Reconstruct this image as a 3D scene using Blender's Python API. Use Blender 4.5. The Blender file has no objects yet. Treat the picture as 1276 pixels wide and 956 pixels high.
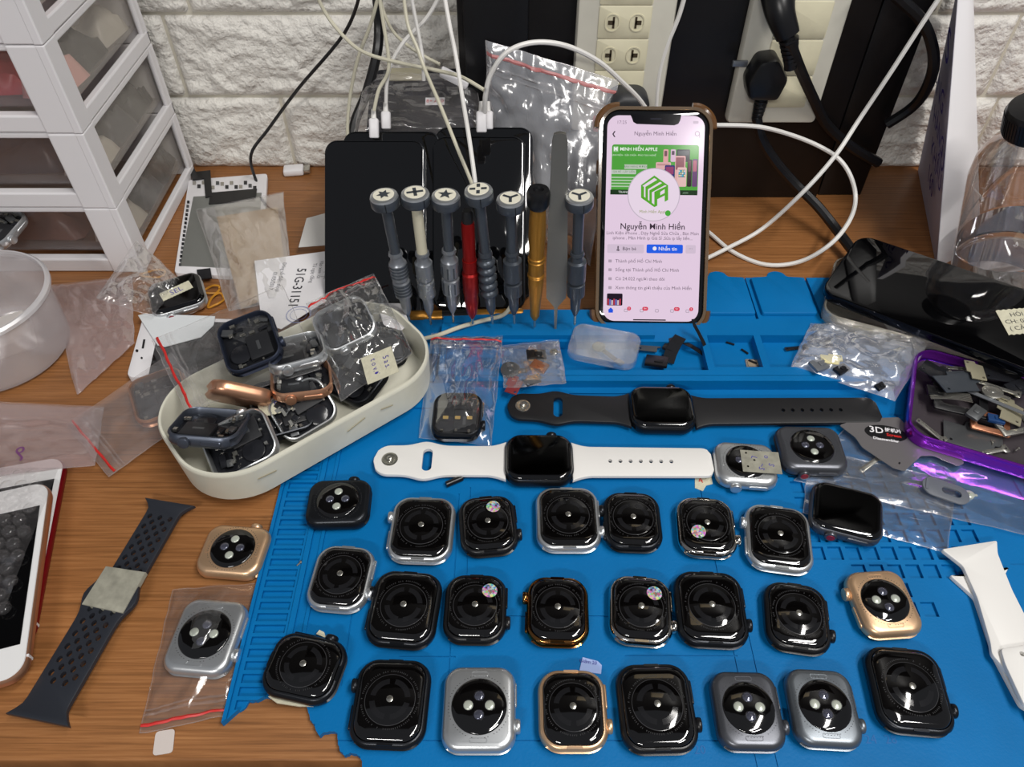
import bpy, bmesh, math, random
from mathutils import Vector, Matrix, noise
random.seed(7)
C = bpy.context.scene.collection
S = bpy.context.scene
R = math.radians

# ---------------------------------------------------------------- camera, world, lamps, exposure
F_PX, PITCH, CAM_H = 950.0, R(47), .40
cd = bpy.data.cameras.new('camera'); cam = bpy.data.objects.new('camera', cd); C.objects.link(cam)
cd.sensor_width = 36; cd.lens = 36*F_PX/1276; cd.clip_start = .01; cd.clip_end = 50
cam.location = (0, 0, CAM_H); cam.rotation_euler = (R(90)-PITCH, 0, 0)
S.camera = cam
w = bpy.data.worlds.new('world'); S.world = w; w.use_nodes = True
w.node_tree.nodes['Background'].inputs[0].default_value = (.86, .90, 1, 1)
w.node_tree.nodes['Background'].inputs[1].default_value = .13
def area(loc, target, sx, sy, power, col=(1, .97, .93)):
    l = bpy.data.lights.new('ceiling_lamp', 'AREA'); l.shape = 'RECTANGLE'; l.size = sx; l.size_y = sy; l.energy = power; l.color = col
    o = bpy.data.objects.new('ceiling_lamp', l); C.objects.link(o); o.location = loc
    o.rotation_euler = (Vector(target)-Vector(loc)).to_track_quat('-Z', 'Y').to_euler()
area((.62, -.30, 1.40), (0, .3, 0), .50, .05, 6.5)            # tube lamp behind the viewer
area((-.42, -1.25, 1.25), (0, .3, 0), .60, .05, 9)
area((.58, .12, 1.50), (.1, .35, 0), .9, .08, 8)            # tube lamp over the right end of the desk
S.view_settings.view_transform = 'Standard'; S.view_settings.look = 'None'
S.view_settings.exposure = .47; S.view_settings.gamma = 1
S.cycles.transparent_max_bounces = 24

# ---------------------------------------------------------------- placing: a picture position at height z, or on the upright plane Y
sp, cp = math.sin(PITCH), math.cos(PITCH)
def P(x, y, z=0.):
    v = (y-478)/F_PX; Z = (CAM_H-z)/(sp+v*cp)
    return Vector(((x-638)/F_PX*Z, Z*(cp-v*sp), z))
def V(x, y, Y):
    v = (y-478)/F_PX; Z = Y/(cp-v*sp)
    return Vector(((x-638)/F_PX*Z, Y, CAM_H-Z*(sp+v*cp)))
def lin(c):
    return tuple(((x/255)/12.92 if x/255 <= .04045 else ((x/255+.055)/1.055)**2.4) for x in c)

# ---------------------------------------------------------------- materials
MC = {}
def mat(name, rgb=None, rough=.5, metal=0., coat=0., bump=None, spec=.5, var=0., emit=None, trans=0., ior=1.45, vs=60, alpha=1.):
    """rgb in 0..255 screen values. bump=(scale, strength[, detail])"""
    if name in MC: return MC[name]
    m = bpy.data.materials.new(name); m.use_nodes = True; MC[name] = m
    nt = m.node_tree; b = nt.nodes['Principled BSDF']; col = lin(rgb) if rgb else (.5, .5, .5)
    b.inputs['Base Color'].default_value = (*col, 1)
    b.inputs['Roughness'].default_value = rough; b.inputs['Metallic'].default_value = metal
    b.inputs['Coat Weight'].default_value = coat; b.inputs['Coat Roughness'].default_value = .04
    b.inputs['Specular IOR Level'].default_value = spec
    b.inputs['Transmission Weight'].default_value = trans; b.inputs['IOR'].default_value = ior
    if emit: b.inputs['Emission Color'].default_value = (*lin(emit[0]), 1); b.inputs['Emission Strength'].default_value = emit[1]
    if var or bump:
        tc = nt.nodes.new('ShaderNodeTexCoord')
    if var:
        n = nt.nodes.new('ShaderNodeTexNoise'); n.inputs['Scale'].default_value = vs; n.inputs['Detail'].default_value = 6
        nt.links.new(tc.outputs['Object'], n.inputs['Vector'])
        rp = nt.nodes.new('ShaderNodeMapRange'); rp.inputs[1].default_value = .3; rp.inputs[2].default_value = .7
        rp.inputs[3].default_value = 1-var; rp.inputs[4].default_value = 1+var*.4
        nt.links.new(n.outputs[0], rp.inputs[0])
        mx = nt.nodes.new('ShaderNodeVectorMath'); mx.operation = 'SCALE'; mx.inputs[0].default_value = col
        nt.links.new(rp.outputs[0], mx.inputs['Scale']); nt.links.new(mx.outputs[0], b.inputs['Base Color'])
    if bump:
        n2 = nt.nodes.new('ShaderNodeTexNoise'); n2.inputs['Scale'].default_value = bump[0]; n2.inputs['Detail'].default_value = bump[2] if len(bump) > 2 else 3
        nt.links.new(tc.outputs['Object'], n2.inputs['Vector'])
        bp = nt.nodes.new('ShaderNodeBump'); bp.inputs['Strength'].default_value = bump[1]; bp.inputs['Distance'].default_value = bump[3] if len(bump) > 3 else .001
        nt.links.new(n2.outputs[0], bp.inputs['Height']); nt.links.new(bp.outputs[0], b.inputs['Normal'])
    return m
def film(name, tint=(1, 1, 1), milk=.06, gloss=.25, rough=.12, milkcol=(.9, .9, .9), bump=None):
    """thin clear plastic: see-through, glossy at grazing angles, a little milky"""
    if name in MC: return MC[name]
    m = bpy.data.materials.new(name); m.use_nodes = True; MC[name] = m
    nt = m.node_tree; nt.nodes.clear(); N = nt.nodes.new; L = nt.links.new
    out = N('ShaderNodeOutputMaterial'); tr = N('ShaderNodeBsdfTransparent'); tr.inputs[0].default_value = (*tint, 1)
    gl = N('ShaderNodeBsdfGlossy'); gl.inputs['Roughness'].default_value = rough; gl.inputs[0].default_value = (1, 1, 1, 1)
    df = N('ShaderNodeBsdfDiffuse'); df.inputs[0].default_value = (*milkcol, 1)
    lw = N('ShaderNodeLayerWeight'); lw.inputs[0].default_value = .35
    mr = N('ShaderNodeMapRange'); mr.inputs[3].default_value = gloss*.22; mr.inputs[4].default_value = min(1, gloss*2.2); L(lw.outputs['Fresnel'], mr.inputs[0])
    m1 = N('ShaderNodeMixShader'); m1.inputs[0].default_value = milk; L(tr.outputs[0], m1.inputs[1]); L(df.outputs[0], m1.inputs[2])
    m2 = N('ShaderNodeMixShader'); L(mr.outputs[0], m2.inputs[0]); L(m1.outputs[0], m2.inputs[1]); L(gl.outputs[0], m2.inputs[2])
    L(m2.outputs[0], out.inputs[0])
    if bump:
        tc = N('ShaderNodeTexCoord'); n = N('ShaderNodeTexNoise'); n.inputs['Scale'].default_value = bump[0]; n.inputs['Detail'].default_value = 3
        n.inputs['Distortion'].default_value = 1.5
        L(tc.outputs['Object'], n.inputs[0]); b = N('ShaderNodeBump'); b.inputs['Strength'].default_value = bump[1]; b.inputs['Distance'].default_value = .002
        L(n.outputs[0], b.inputs['Height']); L(b.outputs[0], gl.inputs['Normal']); L(b.outputs[0], lw.inputs['Normal'])
    return m
def wood():
    m = mat('desk_wood', (160, 100, 52), .42, spec=.4); nt = m.node_tree; b = nt.nodes['Principled BSDF']; N = nt.nodes.new; L = nt.links.new
    tc = N('ShaderNodeTexCoord'); mp = N('ShaderNodeMapping'); mp.inputs['Scale'].default_value = (3.5, 150, 1); L(tc.outputs['Object'], mp.inputs[0])
    n = N('ShaderNodeTexNoise'); n.inputs['Scale'].default_value = 4; n.inputs['Detail'].default_value = 8; n.inputs['Roughness'].default_value = .65; n.inputs['Distortion'].default_value = .4; L(mp.outputs[0], n.inputs[0])
    r = N('ShaderNodeValToRGB'); e = r.color_ramp.elements
    e[0].position = .30; e[0].color = (*lin((116, 76, 42)), 1); e[1].position = .72; e[1].color = (*lin((172, 120, 74)), 1)
    k = r.color_ramp.elements.new(.5); k.color = (*lin((148, 98, 56)), 1)
    L(n.outputs[0], r.inputs[0])
    n2 = N('ShaderNodeTexNoise'); n2.inputs['Scale'].default_value = 9; n2.inputs['Detail'].default_value = 4; L(tc.outputs['Object'], n2.inputs[0])
    mr = N('ShaderNodeMapRange'); mr.inputs[1].default_value = .3; mr.inputs[2].default_value = .7; mr.inputs[3].default_value = .82; mr.inputs[4].default_value = 1.08; L(n2.outputs[0], mr.inputs[0])
    v = N('ShaderNodeVectorMath'); v.operation = 'SCALE'; L(r.outputs[0], v.inputs[0]); L(mr.outputs[0], v.inputs['Scale']); L(v.outputs[0], b.inputs['Base Color'])
    bp = N('ShaderNodeBump'); bp.inputs['Strength'].default_value = .12; bp.inputs['Distance'].default_value = .0006; L(n.outputs[0], bp.inputs['Height']); L(bp.outputs[0], b.inputs['Normal'])
    return m
WOOD = wood()
FOAM = mat('white_foam', (228, 225, 218), .5, bump=(120, 1., 8, .006), var=.05, vs=14)
JOINT = mat('foam_joint', (200, 195, 180), .6)
BLUE = mat('blue_silicone', (0, 108, 172), .5, var=.10, vs=22, bump=(700, .12), spec=.22)
WPLA = mat('white_plastic', (226, 224, 226), .38)
BONE = mat('off_white_plastic', (214, 212, 196), .35, var=.10, vs=35)
SOCK = mat('socket_plastic', (206, 203, 190), .4, var=.06, vs=50)
SOCKY = mat('socket_aged_plastic', (214, 208, 180), .4, var=.08, vs=60)
BLK = mat('black_plastic', (20, 20, 22), .32)
BLKB = mat('black_board', (17, 15, 15), .38, var=.25, vs=30, bump=(120, .15))
BLKR = mat('black_rubber', (26, 26, 28), .45)
BGL = mat('black_glass', (4, 4, 5), .035, spec=.6, coat=.6)
BCER = mat('black_crystal', (7, 6, 6), .05, spec=.7, coat=.7)
ALU = mat('silver_aluminium', (205, 208, 210), .32, .85)
STL = mat('polished_steel', (200, 195, 188), .12, 1.)
GRY = mat('space_grey_aluminium', (94, 96, 102), .34, .75)
GRL = mat('light_space_grey_aluminium', (120, 126, 132), .36, .8)
DRK = mat('black_aluminium', (40, 42, 46), .30, .7)
GLD = mat('gold_aluminium', (226, 188, 150), .34, .8)
RSE = mat('rose_aluminium', (200, 150, 120), .32, .8)
GDS = mat('dark_gold_steel', (150, 105, 60), .14, 1.)
TOOL = mat('grey_tool_metal', (136, 140, 146), .3, .6)
TOOLD = mat('dark_tool_metal', (76, 82, 90), .33, .5)
BRS = mat('brass', (176, 124, 50), .3, .65)
REDM = mat('red_metal', (150, 22, 20), .3, .6)
RED = mat('red_plastic', (200, 40, 36), .4)
REDC = mat('red_crown_paint', (128, 22, 38), .35)
CREAM = mat('cream_inlay', (222, 218, 200), .5)
WHT = mat('white_rubber', (228, 226, 222), .42)
WCAB = mat('white_cable', (226, 224, 220), .4)
BCAB = mat('beige_cable', (198, 194, 174), .45)
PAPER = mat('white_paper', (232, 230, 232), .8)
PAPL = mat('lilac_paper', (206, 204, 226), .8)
TAPE = mat('masking_tape', (206, 202, 178), .8, var=.12, vs=220, bump=(800, .3))
TAPG = mat('grimy_masking_tape', (152, 150, 136), .85, var=.28, vs=160)
INK = mat('blue_ink', (60, 50, 150), .7); INKB = mat('black_ink', (50, 50, 56), .8)
KRAFT = mat('brown_card', (176, 138, 84), .75, var=.08, vs=30)
CHIP = mat('chip_black', (30, 31, 35), .2); CHIPG = mat('chip_grey', (96, 98, 100), .35, .6)
PCB = mat('blue_circuit_board', (20, 60, 110), .4); NICK = mat('nickel', (190, 188, 180), .25, .9)
COP = mat('copper_foil', (190, 130, 100), .3, .8); GOLDC = mat('gold_contact', (236, 200, 120), .3, .6)
LENSW = mat('pale_sensor', (190, 196, 184), .25, .3); LENSD = mat('dark_sensor', (96, 98, 114), .08, .6, coat=1)
DOTS = mat('etched_ring', (52, 52, 54), .6, 0.)
PURP = mat('purple_anodised', (150, 52, 205), .2, .85)
BOTC = film('bottle_plastic', (.96, .96, .96), .02, .34, .04)
FROST = film('frosty_bag', (.97, .97, .98), .17, .22, .14, (.88, .90, .95), bump=(40, .12))
BAG = film('clear_bag', (.985, .985, .985), .03, .16, .10, bump=(45, .12))
BAGM = film('milky_bag', (.97, .965, .965), .07, .15, .14, (.86, .83, .84), bump=(40, .12))
BAGP = film('pinkish_bag', (.96, .93, .93), .17, .10, .22, (.70, .56, .56), bump=(40, .1))
TUBP = film('frosted_tub', (.93, .93, .93), .26, .22, .2, (.84, .80, .82))
TUBR = film('frosted_tub_rim', (.9, .9, .9), .5, .3, .15, (.88, .86, .88))
DRW = film('smoky_drawer', (.94, .92, .92), .09, .10, .2, (.30, .27, .27))
DRWS = film('drawer_side', (.97, .96, .94), .11, .09, .25, (.60, .56, .52))
BUB = film('bubble_wrap', (.985, .98, .98), .025, .09, .1, (.9, .85, .86), bump=(60, .1))
TCASE = film('clear_phone_case', (.88, .85, .78), .22, .35, .06, (.70, .66, .56))
SMOK = film('amber_phone_case', (.55, .42, .28), .42, .5, .08, (.28, .18, .09))
HOLOB = film('holo_box', (.96, .97, .985), .045, .16, .15, (.86, .88, .92))
def holo():
    m = mat('holographic_foil', (200, 200, 210), .25, .15); nt = m.node_tree; b = nt.nodes['Principled BSDF']; N = nt.nodes.new; L = nt.links.new
    tc = N('ShaderNodeTexCoord'); vo = N('ShaderNodeTexVoronoi'); vo.inputs['Scale'].default_value = 900; L(tc.outputs['Object'], vo.inputs[0])
    hs = N('ShaderNodeHueSaturation'); hs.inputs['Saturation'].default_value = .8; hs.inputs['Value'].default_value = .85
    L(vo.outputs['Color'], hs.inputs['Color']); L(hs.outputs[0], b.inputs['Base Color']); return m
HOLO = holo()

# ---------------------------------------------------------------- mesh helpers
def rr(w, h, r, cs=8, ss=3):
    """rounded rectangle, counter-clockwise"""
    r = max(min(r, w/2-1e-5, h/2-1e-5), 1e-5); pts = []
    for cx, cy, a0 in ((w/2-r, h/2-r, 0), (-w/2+r, h/2-r, 90), (-w/2+r, -h/2+r, 180), (w/2-r, -h/2+r, 270)):
        for i in range(cs+1):
            a = R(a0+90*i/cs); pts.append((cx+r*math.cos(a), cy+r*math.sin(a)))
        nx = {0: (-w/2+r, h/2), 90: (-w/2, -h/2+r), 180: (w/2-r, -h/2), 270: (w/2, h/2-r)}[a0]
        x0, y0 = pts[-1]
        for k in range(1, ss+1):
            t = k/(ss+1); pts.append((x0+(nx[0]-x0)*t, y0+(nx[1]-y0)*t))
    return pts
class G:
    def __init__(s): s.v = []; s.f = []; s.m = []; s.mi = 0
    def add(s, v, f, M=None):
        n = len(s.v); s.v += [tuple(M @ Vector(p)) if M else tuple(p) for p in v]
        s.f += [tuple(i+n for i in q) for q in f]; s.m += [s.mi]*len(f); return s
    def rings(s, rings, capb=True, capt=True, M=None, closed=True):
        n = len(rings[0]); v = [p for r in rings for p in r]; f = []
        for k in range(len(rings)-1):
            for i in range(n if closed else n-1):
                j = (i+1) % n; f.append((k*n+i, k*n+j, (k+1)*n+j, (k+1)*n+i))
        if capb: f.append(tuple(reversed(range(n))))
        if capt: f.append(tuple((len(rings)-1)*n+i for i in range(n)))
        return s.add(v, f, M)
    def loft(s, w, h, r, prof, capb=True, capt=True, M=None, groove=None, cs=8):
        """prof: (inset, z) rings of a rounded rectangle. groove=(z0, z1, depth): slot in the two short ends"""
        R_ = []
        for ins, z in prof:
            ring = [[x, y, z] for x, y in rr(w-2*ins, h-2*ins, max(r-ins, .0004), cs)]
            if groove and groove[0] <= z <= groove[1]:
                for p in ring:
                    if abs(p[0]) < w/2-r*.35: p[1] -= math.copysign(groove[2], p[1])
            R_.append(ring)
        return s.rings(R_, capb, capt, M)
    def box(s, cx, cy, cz, sx, sy, sz, b=0., M=None):
        if b: return s.loft(sx, sy, b*1.2, [(b, -sz/2), (b*.3, -sz/2+b*.3), (0, -sz/2+b), (0, sz/2-b), (b*.3, sz/2-b*.3), (b, sz/2)], M=(M or Matrix()) @ Matrix.Translation((cx, cy, cz)), cs=2)
        v = [(cx+sx/2*a, cy+sy/2*c, cz+sz/2*d) for d in (-1, 1) for a, c in ((-1, -1), (1, -1), (1, 1), (-1, 1))]
        return s.add(v, [(3, 2, 1, 0), (4, 5, 6, 7), (0, 1, 5, 4), (1, 2, 6, 5), (2, 3, 7, 6), (3, 0, 4, 7)], M)
    def lathe(s, prof, n=24, M=None, capb=True, capt=True):
        return s.rings([[(r*math.cos(2*math.pi*i/n), r*math.sin(2*math.pi*i/n), z) for i in range(n)] for r, z in prof], capb, capt, M)
    def tube(s, pts, rad, n=8, sub=6, M=None):
        pts = [Vector(p) for p in pts]; q = []
        for i in range(len(pts)-1):
            a, b, c, d = pts[max(i-1, 0)], pts[i], pts[i+1], pts[min(i+2, len(pts)-1)]
            for k in range(sub):
                t = k/sub; q.append(.5*((2*b)+(c-a)*t+(2*a-5*b+4*c-d)*t*t+(3*b-a-3*c+d)*t**3))
        q.append(pts[-1]); up = Vector((.13, .21, .97)); rings = []
        for i, p in enumerate(q):
            t = (q[min(i+1, len(q)-1)]-q[max(i-1, 0)]).normalized()
            x = up.cross(t); x = x.normalized() if x.length > 1e-4 else Vector((1, 0, 0)); y = t.cross(x); up = y
            rr_ = rad if not callable(rad) else rad(i/(len(q)-1))
            rings.append([p+x*rr_*math.cos(2*math.pi*k/n)+y*rr_*math.sin(2*math.pi*k/n) for k in range(n)])
        return s.rings(rings, M=M)
    def mesh(s, name, mats, smooth=True, ang=38):
        me = bpy.data.meshes.new(name); me.from_pydata(s.v, [], s.f); me.validate(); me.update()
        for m in (mats if isinstance(mats, (list, tuple)) else [mats]): me.materials.append(m)
        if isinstance(mats, (list, tuple)) and len(me.polygons) == len(s.m): me.polygons.foreach_set('material_index', s.m)
        if smooth:
            me.polygons.foreach_set('use_smooth', [True]*len(me.polygons)); me.set_sharp_from_angle(angle=R(ang))
        return me
    def obj(s, name, mats, parent=None, loc=None, smooth=True, ang=38):
        return link(name, s.mesh(name, mats, smooth, ang), parent, loc)
def link(name, me, parent=None, loc=None, m=None):
    o = bpy.data.objects.new(name, me); C.objects.link(o)
    if parent: o.parent = parent
    if loc: o.location = loc
    if m:
        o.material_slots[0].link = 'OBJECT'; o.material_slots[0].material = m
    return o
def tag(o, label, cat=None, group=None):
    o['label'] = label
    if cat: o['category'] = cat
    if group: o['group'] = group
    return o
def thing(name, label, cat, loc=(0, 0, 0), rot=(0, 0, 0), group=None):
    o = bpy.data.objects.new(name, None); C.objects.link(o); o.empty_display_size = .01
    o.location = loc; o.rotation_euler = rot
    return tag(o, label, cat, group)
def struct(o): o['kind'] = 'structure'; return o
def prism(pts, z0, z1, bev=0., holes=None, sub=1):
    """outline (x, y) -> bmesh prism with a softened top edge; holes: list of outlines cut right through"""
    g = G(); n = len(pts)
    A = sum(pts[i][0]*pts[(i+1) % n][1]-pts[(i+1) % n][0]*pts[i][1] for i in range(n))
    if A < 0: pts = pts[::-1]
    def inset(d):
        q = []
        for i in range(n):
            a, b, c = Vector(pts[i-1]), Vector(pts[i]), Vector(pts[(i+1) % n]); e1 = (b-a).normalized(); e2 = (c-b).normalized()
            n1 = Vector((-e1.y, e1.x)); n2 = Vector((-e2.y, e2.x)); m = n1+n2
            m = m/max(m.length_squared/2, .35) if m.length > 1e-5 else n1
            q.append((b.x+m.x*d, b.y+m.y*d))
        return q
    rings = [[(x, y, z0) for x, y in pts]]
    if bev:
        rings += [[(x, y, z1-bev) for x, y in pts], [(x, y, z1-bev*.3) for x, y in inset(bev*.3)], [(x, y, z1) for x, y in inset(bev)]]
    else: rings.append([(x, y, z1) for x, y in pts])
    g.rings(rings)
    if holes:
        h = G()
        for q in holes: h.rings([[(x, y, z0-.002) for x, y in q], [(x, y, z1+.002) for x, y in q]])
        g = cut(g, h)
    return g
def cut(g, h):
    a = bpy.data.objects.new('a', g.mesh('a', INK, False)); b = bpy.data.objects.new('b', h.mesh('b', INK, False))
    C.objects.link(a); C.objects.link(b); md = a.modifiers.new('b', 'BOOLEAN'); md.object = b; md.operation = 'DIFFERENCE'; md.solver = 'EXACT'
    dg = bpy.context.evaluated_depsgraph_get(); me = bpy.data.meshes.new_from_object(a.evaluated_get(dg))
    r = G(); r.add([v.co[:] for v in me.vertices], [tuple(p.vertices) for p in me.polygons])
    bpy.data.objects.remove(a); bpy.data.objects.remove(b); bpy.data.meshes.remove(me); return r
def circ(cx, cy, rx, ry=None, n=14, a=0):
    ry = ry or rx; ca, sa = math.cos(a), math.sin(a)
    return [(cx+rx*math.cos(2*math.pi*i/n)*ca-ry*math.sin(2*math.pi*i/n)*sa, cy+rx*math.cos(2*math.pi*i/n)*sa+ry*math.sin(2*math.pi*i/n)*ca) for i in range(n)]
def flat(name, px, z, th, m, parent=None, label=None, cat=None, group=None, bev=0., r=0.):
    """a flat piece of real thickness lying at height z; its corners given by picture positions"""
    q = [P(x, y, z+th) for x, y in px]; c = sum(q, Vector())/len(q); c.z = z
    pts = [(p.x-c.x, p.y-c.y) for p in q]
    if r: pts = round_poly(pts, r)
    o = prism(pts, 0, th, bev).obj(name, m, parent, c)
    if label: tag(o, label, cat, group)
    return o
def round_poly(pts, r, n=5):
    out = []
    for i in range(len(pts)):
        a, b, c = Vector(pts[i-1]), Vector(pts[i]), Vector(pts[(i+1) % len(pts)])
        d = min(r, (a-b).length*.45, (c-b).length*.45); p = b+(a-b).normalized()*d; q = b+(c-b).normalized()*d
        for k in range(n+1):
            t = k/n; out.append(tuple((1-t)**2*p+2*t*(1-t)*b+t*t*q))
    return out
def text(s, size, m, parent, M, name='lettering', th=.00005, bold=0., align='CENTER', sx=1.):
    cu = bpy.data.curves.new('t', 'FONT'); cu.body = s; cu.size = size; cu.align_x = align; cu.align_y = 'CENTER'; cu.offset = bold; cu.resolution_u = 2
    t = bpy.data.objects.new('t', cu); C.objects.link(t); dg = bpy.context.evaluated_depsgraph_get()
    me = bpy.data.meshes.new_from_object(t.evaluated_get(dg)); bpy.data.objects.remove(t)
    me.transform(M @ Matrix.Diagonal((sx, 1, 1, 1))); me.materials.clear(); me.materials.append(m)
    return link(name, me, parent)
T = Matrix.Translation
def RZ(a): return Matrix.Rotation(R(a), 4, 'Z')
def RX(a): return Matrix.Rotation(R(a), 4, 'X')
def RY(a): return Matrix.Rotation(R(a), 4, 'Y')
def aim(a, b):
    """matrix whose +Z runs from a to b"""
    d = (Vector(b)-Vector(a)); return T(Vector(a)) @ d.to_track_quat('Z', 'X').to_matrix().to_4x4()
# ---------------------------------------------------------------- desk, wall
g = G(); g.box(0, .395, -.0125, 1.5, .551, .025, .002)
dk = thing('desk', 'brown wood-grain desk top under everything', 'desk', (0, 0, 0))
g.obj('desk_top', WOOD, dk)
for x in (-.7, .7):
    for y in (.16, .62): G().box(x, y, -.385, .05, .05, .72, .003).obj('leg', DRK, dk)
fl = struct(G().box(0, 0, -.755, 4, 4, .02).obj('floor', mat('grey_floor', (70, 72, 70), .6)))
wl = thing('wall_back', 'wall of white stone-look foam bricks', 'wall'); del wl['category']; struct(wl)
G().box(0, .672, -.23, 2.2, .012, 1.04).obj('wall_backing', JOINT, wl)
G().box(0, .674, 1.2, 2.4, .012, 1.82).obj('upper_wall', mat('unseen_dark_wall', (34, 32, 31), .6), wl)  # unseen upper wall, coloured dark to give the watch backs black reflections
def brick(x0, x1, z0, z1, seed):
    nx = max(8, int((x1-x0)/.0024)); nz = max(6, int((z1-z0)/.0024)); v = []; f = []
    x0 += .0009; x1 -= .0009; z0 += .0009; z1 -= .0009
    for j in range(nz+1):
        for i in range(nx+1):
            x = x0+(x1-x0)*i/nx; z = z0+(z1-z0)*j/nz; e = min(x-x0, x1-x, z-z0, z1-z)
            k = max(0., min(1, e/.006)); p = Vector((x*14, z*24, seed*3.1))
            q = Vector((x*16, z*30, seed*2.3)); q += Vector((noise.noise(q), noise.noise(q+Vector((5, 5, 5))), 0))*.9; d = 1.1*(1-abs(noise.noise(q))*2.6)+.5*(1-abs(noise.noise(q*2.3))*2.4)+.25*noise.noise(q*5)
            v.append((x, .6665-.0038*k**.5-.0024*k*d, z))
    for j in range(nz):
        for i in range(nx):
            a = j*(nx+1)+i; f.append((a, a+1, a+nx+2, a+nx+1))
    g = G(); g.add(v, f); b = [i for i in range(nx+1)]; return g.obj('brick', FOAM, wl, ang=70)
xs_rows = [(-.003, .0702, [-.62, -.40, -.212, .09, .33, .445, .62]), (.0702, .143, [-.62, -.50, -.2405-.055, .0, .2, .43, .62]),
           (.143, .217, [-.62, -.45, -.27, .02, .30, .357, .62]), (.217, .29, [-.62, -.35, -.1, .15, .45, .62])]
k = 0
for z0, z1, xs in xs_rows:
    for a, b in zip(xs, xs[1:]): k += 1; brick(a, b, z0, z1, k)
o = G().box(0, 0, 0, .16, .10, .17, .003).obj('beige_reflector_box', mat('beige_reflector', (196, 176, 140), .7), None, (.24, .610, .80)); tag(o, 'unseen beige box added above the sockets for reflections in the watch backs', 'box')  # added out of view to put beige reflections in the watch backs
o = G().box(0, 0, 0, .9, .13, .018, .002).obj('reflection_shelf', mat('black_reflection_board', (24, 22, 22), .4), None, (.15, .602, .705)); tag(o, 'unseen black shelf added above the sockets for dark reflections in the glass', 'shelf')  # shelf added above the view for dark reflections in the watch backs
# black board box with the sockets
bb = thing('socket_board', 'black board box behind the lit phone carrying two white socket plates', 'board', (.1425, .609, 0))
G().box(-.0025-.02, .0245, .19, .325, .049, .38, .001).obj('board', BLKB, bb)
G().box(.1625, .0265, .19, .040, .045, .38, .001).obj('side_board', BLKB, bb)
G().box(-.155, -.002, .19, .05, .004, .38, .0008).obj('front_strip', BLK, bb)
def plate(cx, w, z0, z1, lean, mods, label):
    t = thing('socket_plate', label, 'socket', (cx, .6075, z0), (0, R(lean), 0))
    h = z1-z0
    G().loft(w, h, .004, [(0, 0), (0, .006), (.0012, .008), (.003, .0085)], M=T((0, 0, h/2)) @ RX(90)).obj('plate', SOCK, t)
    for (mx, mz, mw, mh, holes) in mods:
        p = G().loft(mw, mh, .0015, [(0, .008), (0, .0092), (.0006, .0096)], M=T((mx, 0, mz)) @ RX(90)).obj('socket_module', SOCKY, t)
        if holes:
            for sx in (-1, 1):
                rg = G(); o = [(x, y) for x, y in rr(.0115, .0135, .0055, 5, 1)]; i_ = [(x, y) for x, y in rr(.0095, .0115, .0045, 5, 1)]
                rg.rings([[(x, y, .0094) for x, y in o], [(x, y, .0102) for x, y in o], [(x, y, .0102) for x, y in i_], [(x, y, .0092) for x, y in i_]], False, False, T((mx+sx*.0095, 0, mz)) @ RX(90))
                rg.obj('socket_ring', SOCKY, p)
                G().box(mx+sx*.0095-sx*.001, -.0097, mz, .0016, .0006, .0085).box(mx+sx*.0095+sx*.001, -.0097, mz, .0045, .0006, .003).obj('socket_slot', mat('slot_shadow_brown', (62, 52, 36), .7), p)
    return t
plate(.0870, .075, .072, .25, 0, [(-.001, .1155, .040, .0245, 1), (-.001, .0905, .040, .0245, 1), (-.001, .0655, .040, .0245, 1), (-.001, .0405, .040, .0245, 0), (-.001, .1405, .040, .0245, 1)], 'white socket plate above the lit phone, yellow-stained round holes')
plate(.2180, .075, .079, .26, 0, [(.004, .085, .040, .028, 0), (.004, .056, .040, .028, 0), (.004, .028, .040, .026, 0)], 'white socket plate with two black plugs in it')
G().box(0, 0, 0, .012, .003, .0045, .0005).obj('metal_clip', TOOL, None, V(922, 79, .5975))
tag(bpy.data.objects['metal_clip'], 'small grey metal clip on socket plate beside lower plug', 'clip')
# plugs
def plug_low():
    t = thing('power_plug', 'flat pentagonal black plug in the lower socket, cable hanging down', 'plug', V(951, 92, .598))
    q = [(-.010, .018), (.004, .020), (.0155, .003), (.011, -.014), (-.012, -.014), (-.0165, .000)]
    pr = prism(round_poly(q, .004, 4), 0, .020, .004); g = G(); g.add(pr.v, pr.f, RX(90)); g.obj('plug_body', BLK, t)
    g = G()
    for k in range(5): g.lathe([(.0050-k*.0003, -.016-k*.0035), (.0056-k*.0003, -.0165-k*.0035), (.0056-k*.0003, -.0185-k*.0035), (.0048-k*.0003, -.019-k*.0035)], 14, M=T((0, -.011, 0)))
    g.lathe([(.004, -.034), (.0045, -.012)], 12, M=T((0, -.011, 0))); g.obj('strain_relief', BLK, t)
plug_low()
def plug_up():
    t = thing('power_plug', 'large moulded black plug in the upper socket, cable to the right', 'plug', V(962, 4, .598))
    g = G(); g.tube([(0, 0, .016), (-.002, -.014, .012), (.000, -.024, .002), (.008, -.029, -.012)], lambda u: .0145-.006*u, 16); g.obj('plug_body', BLK, t)
    g = G()
    for k in range(6):
        a = Vector((.009, -.029, -.014)); b = Vector((.016, -.030, -.034)); p = a.lerp(b, k/6); q = a.lerp(b, (k+.6)/6); g.lathe([(.0072-k*.0004, 0), (.0072-k*.0004, (q-p).length)], 14, M=aim(p, q))
    g.tube([(.008, -.029, -.012), (.016, -.030, -.036)], .0048, 10); g.obj('strain_relief', BLK, t)
plug_up()
t = thing('power_adapter', 'dark grey rounded plug with red edge half hidden behind bag and phone', 'plug', V(780, 130, .598))
G().loft(.034, .034, .012, [(0, 0), (0, .014), (.002, .019), (.005, .021)], M=T((0, 0, 0)) @ RX(90)).obj('plug_body', mat('dark_grey_plastic', (44, 45, 48), .45), t)
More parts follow.
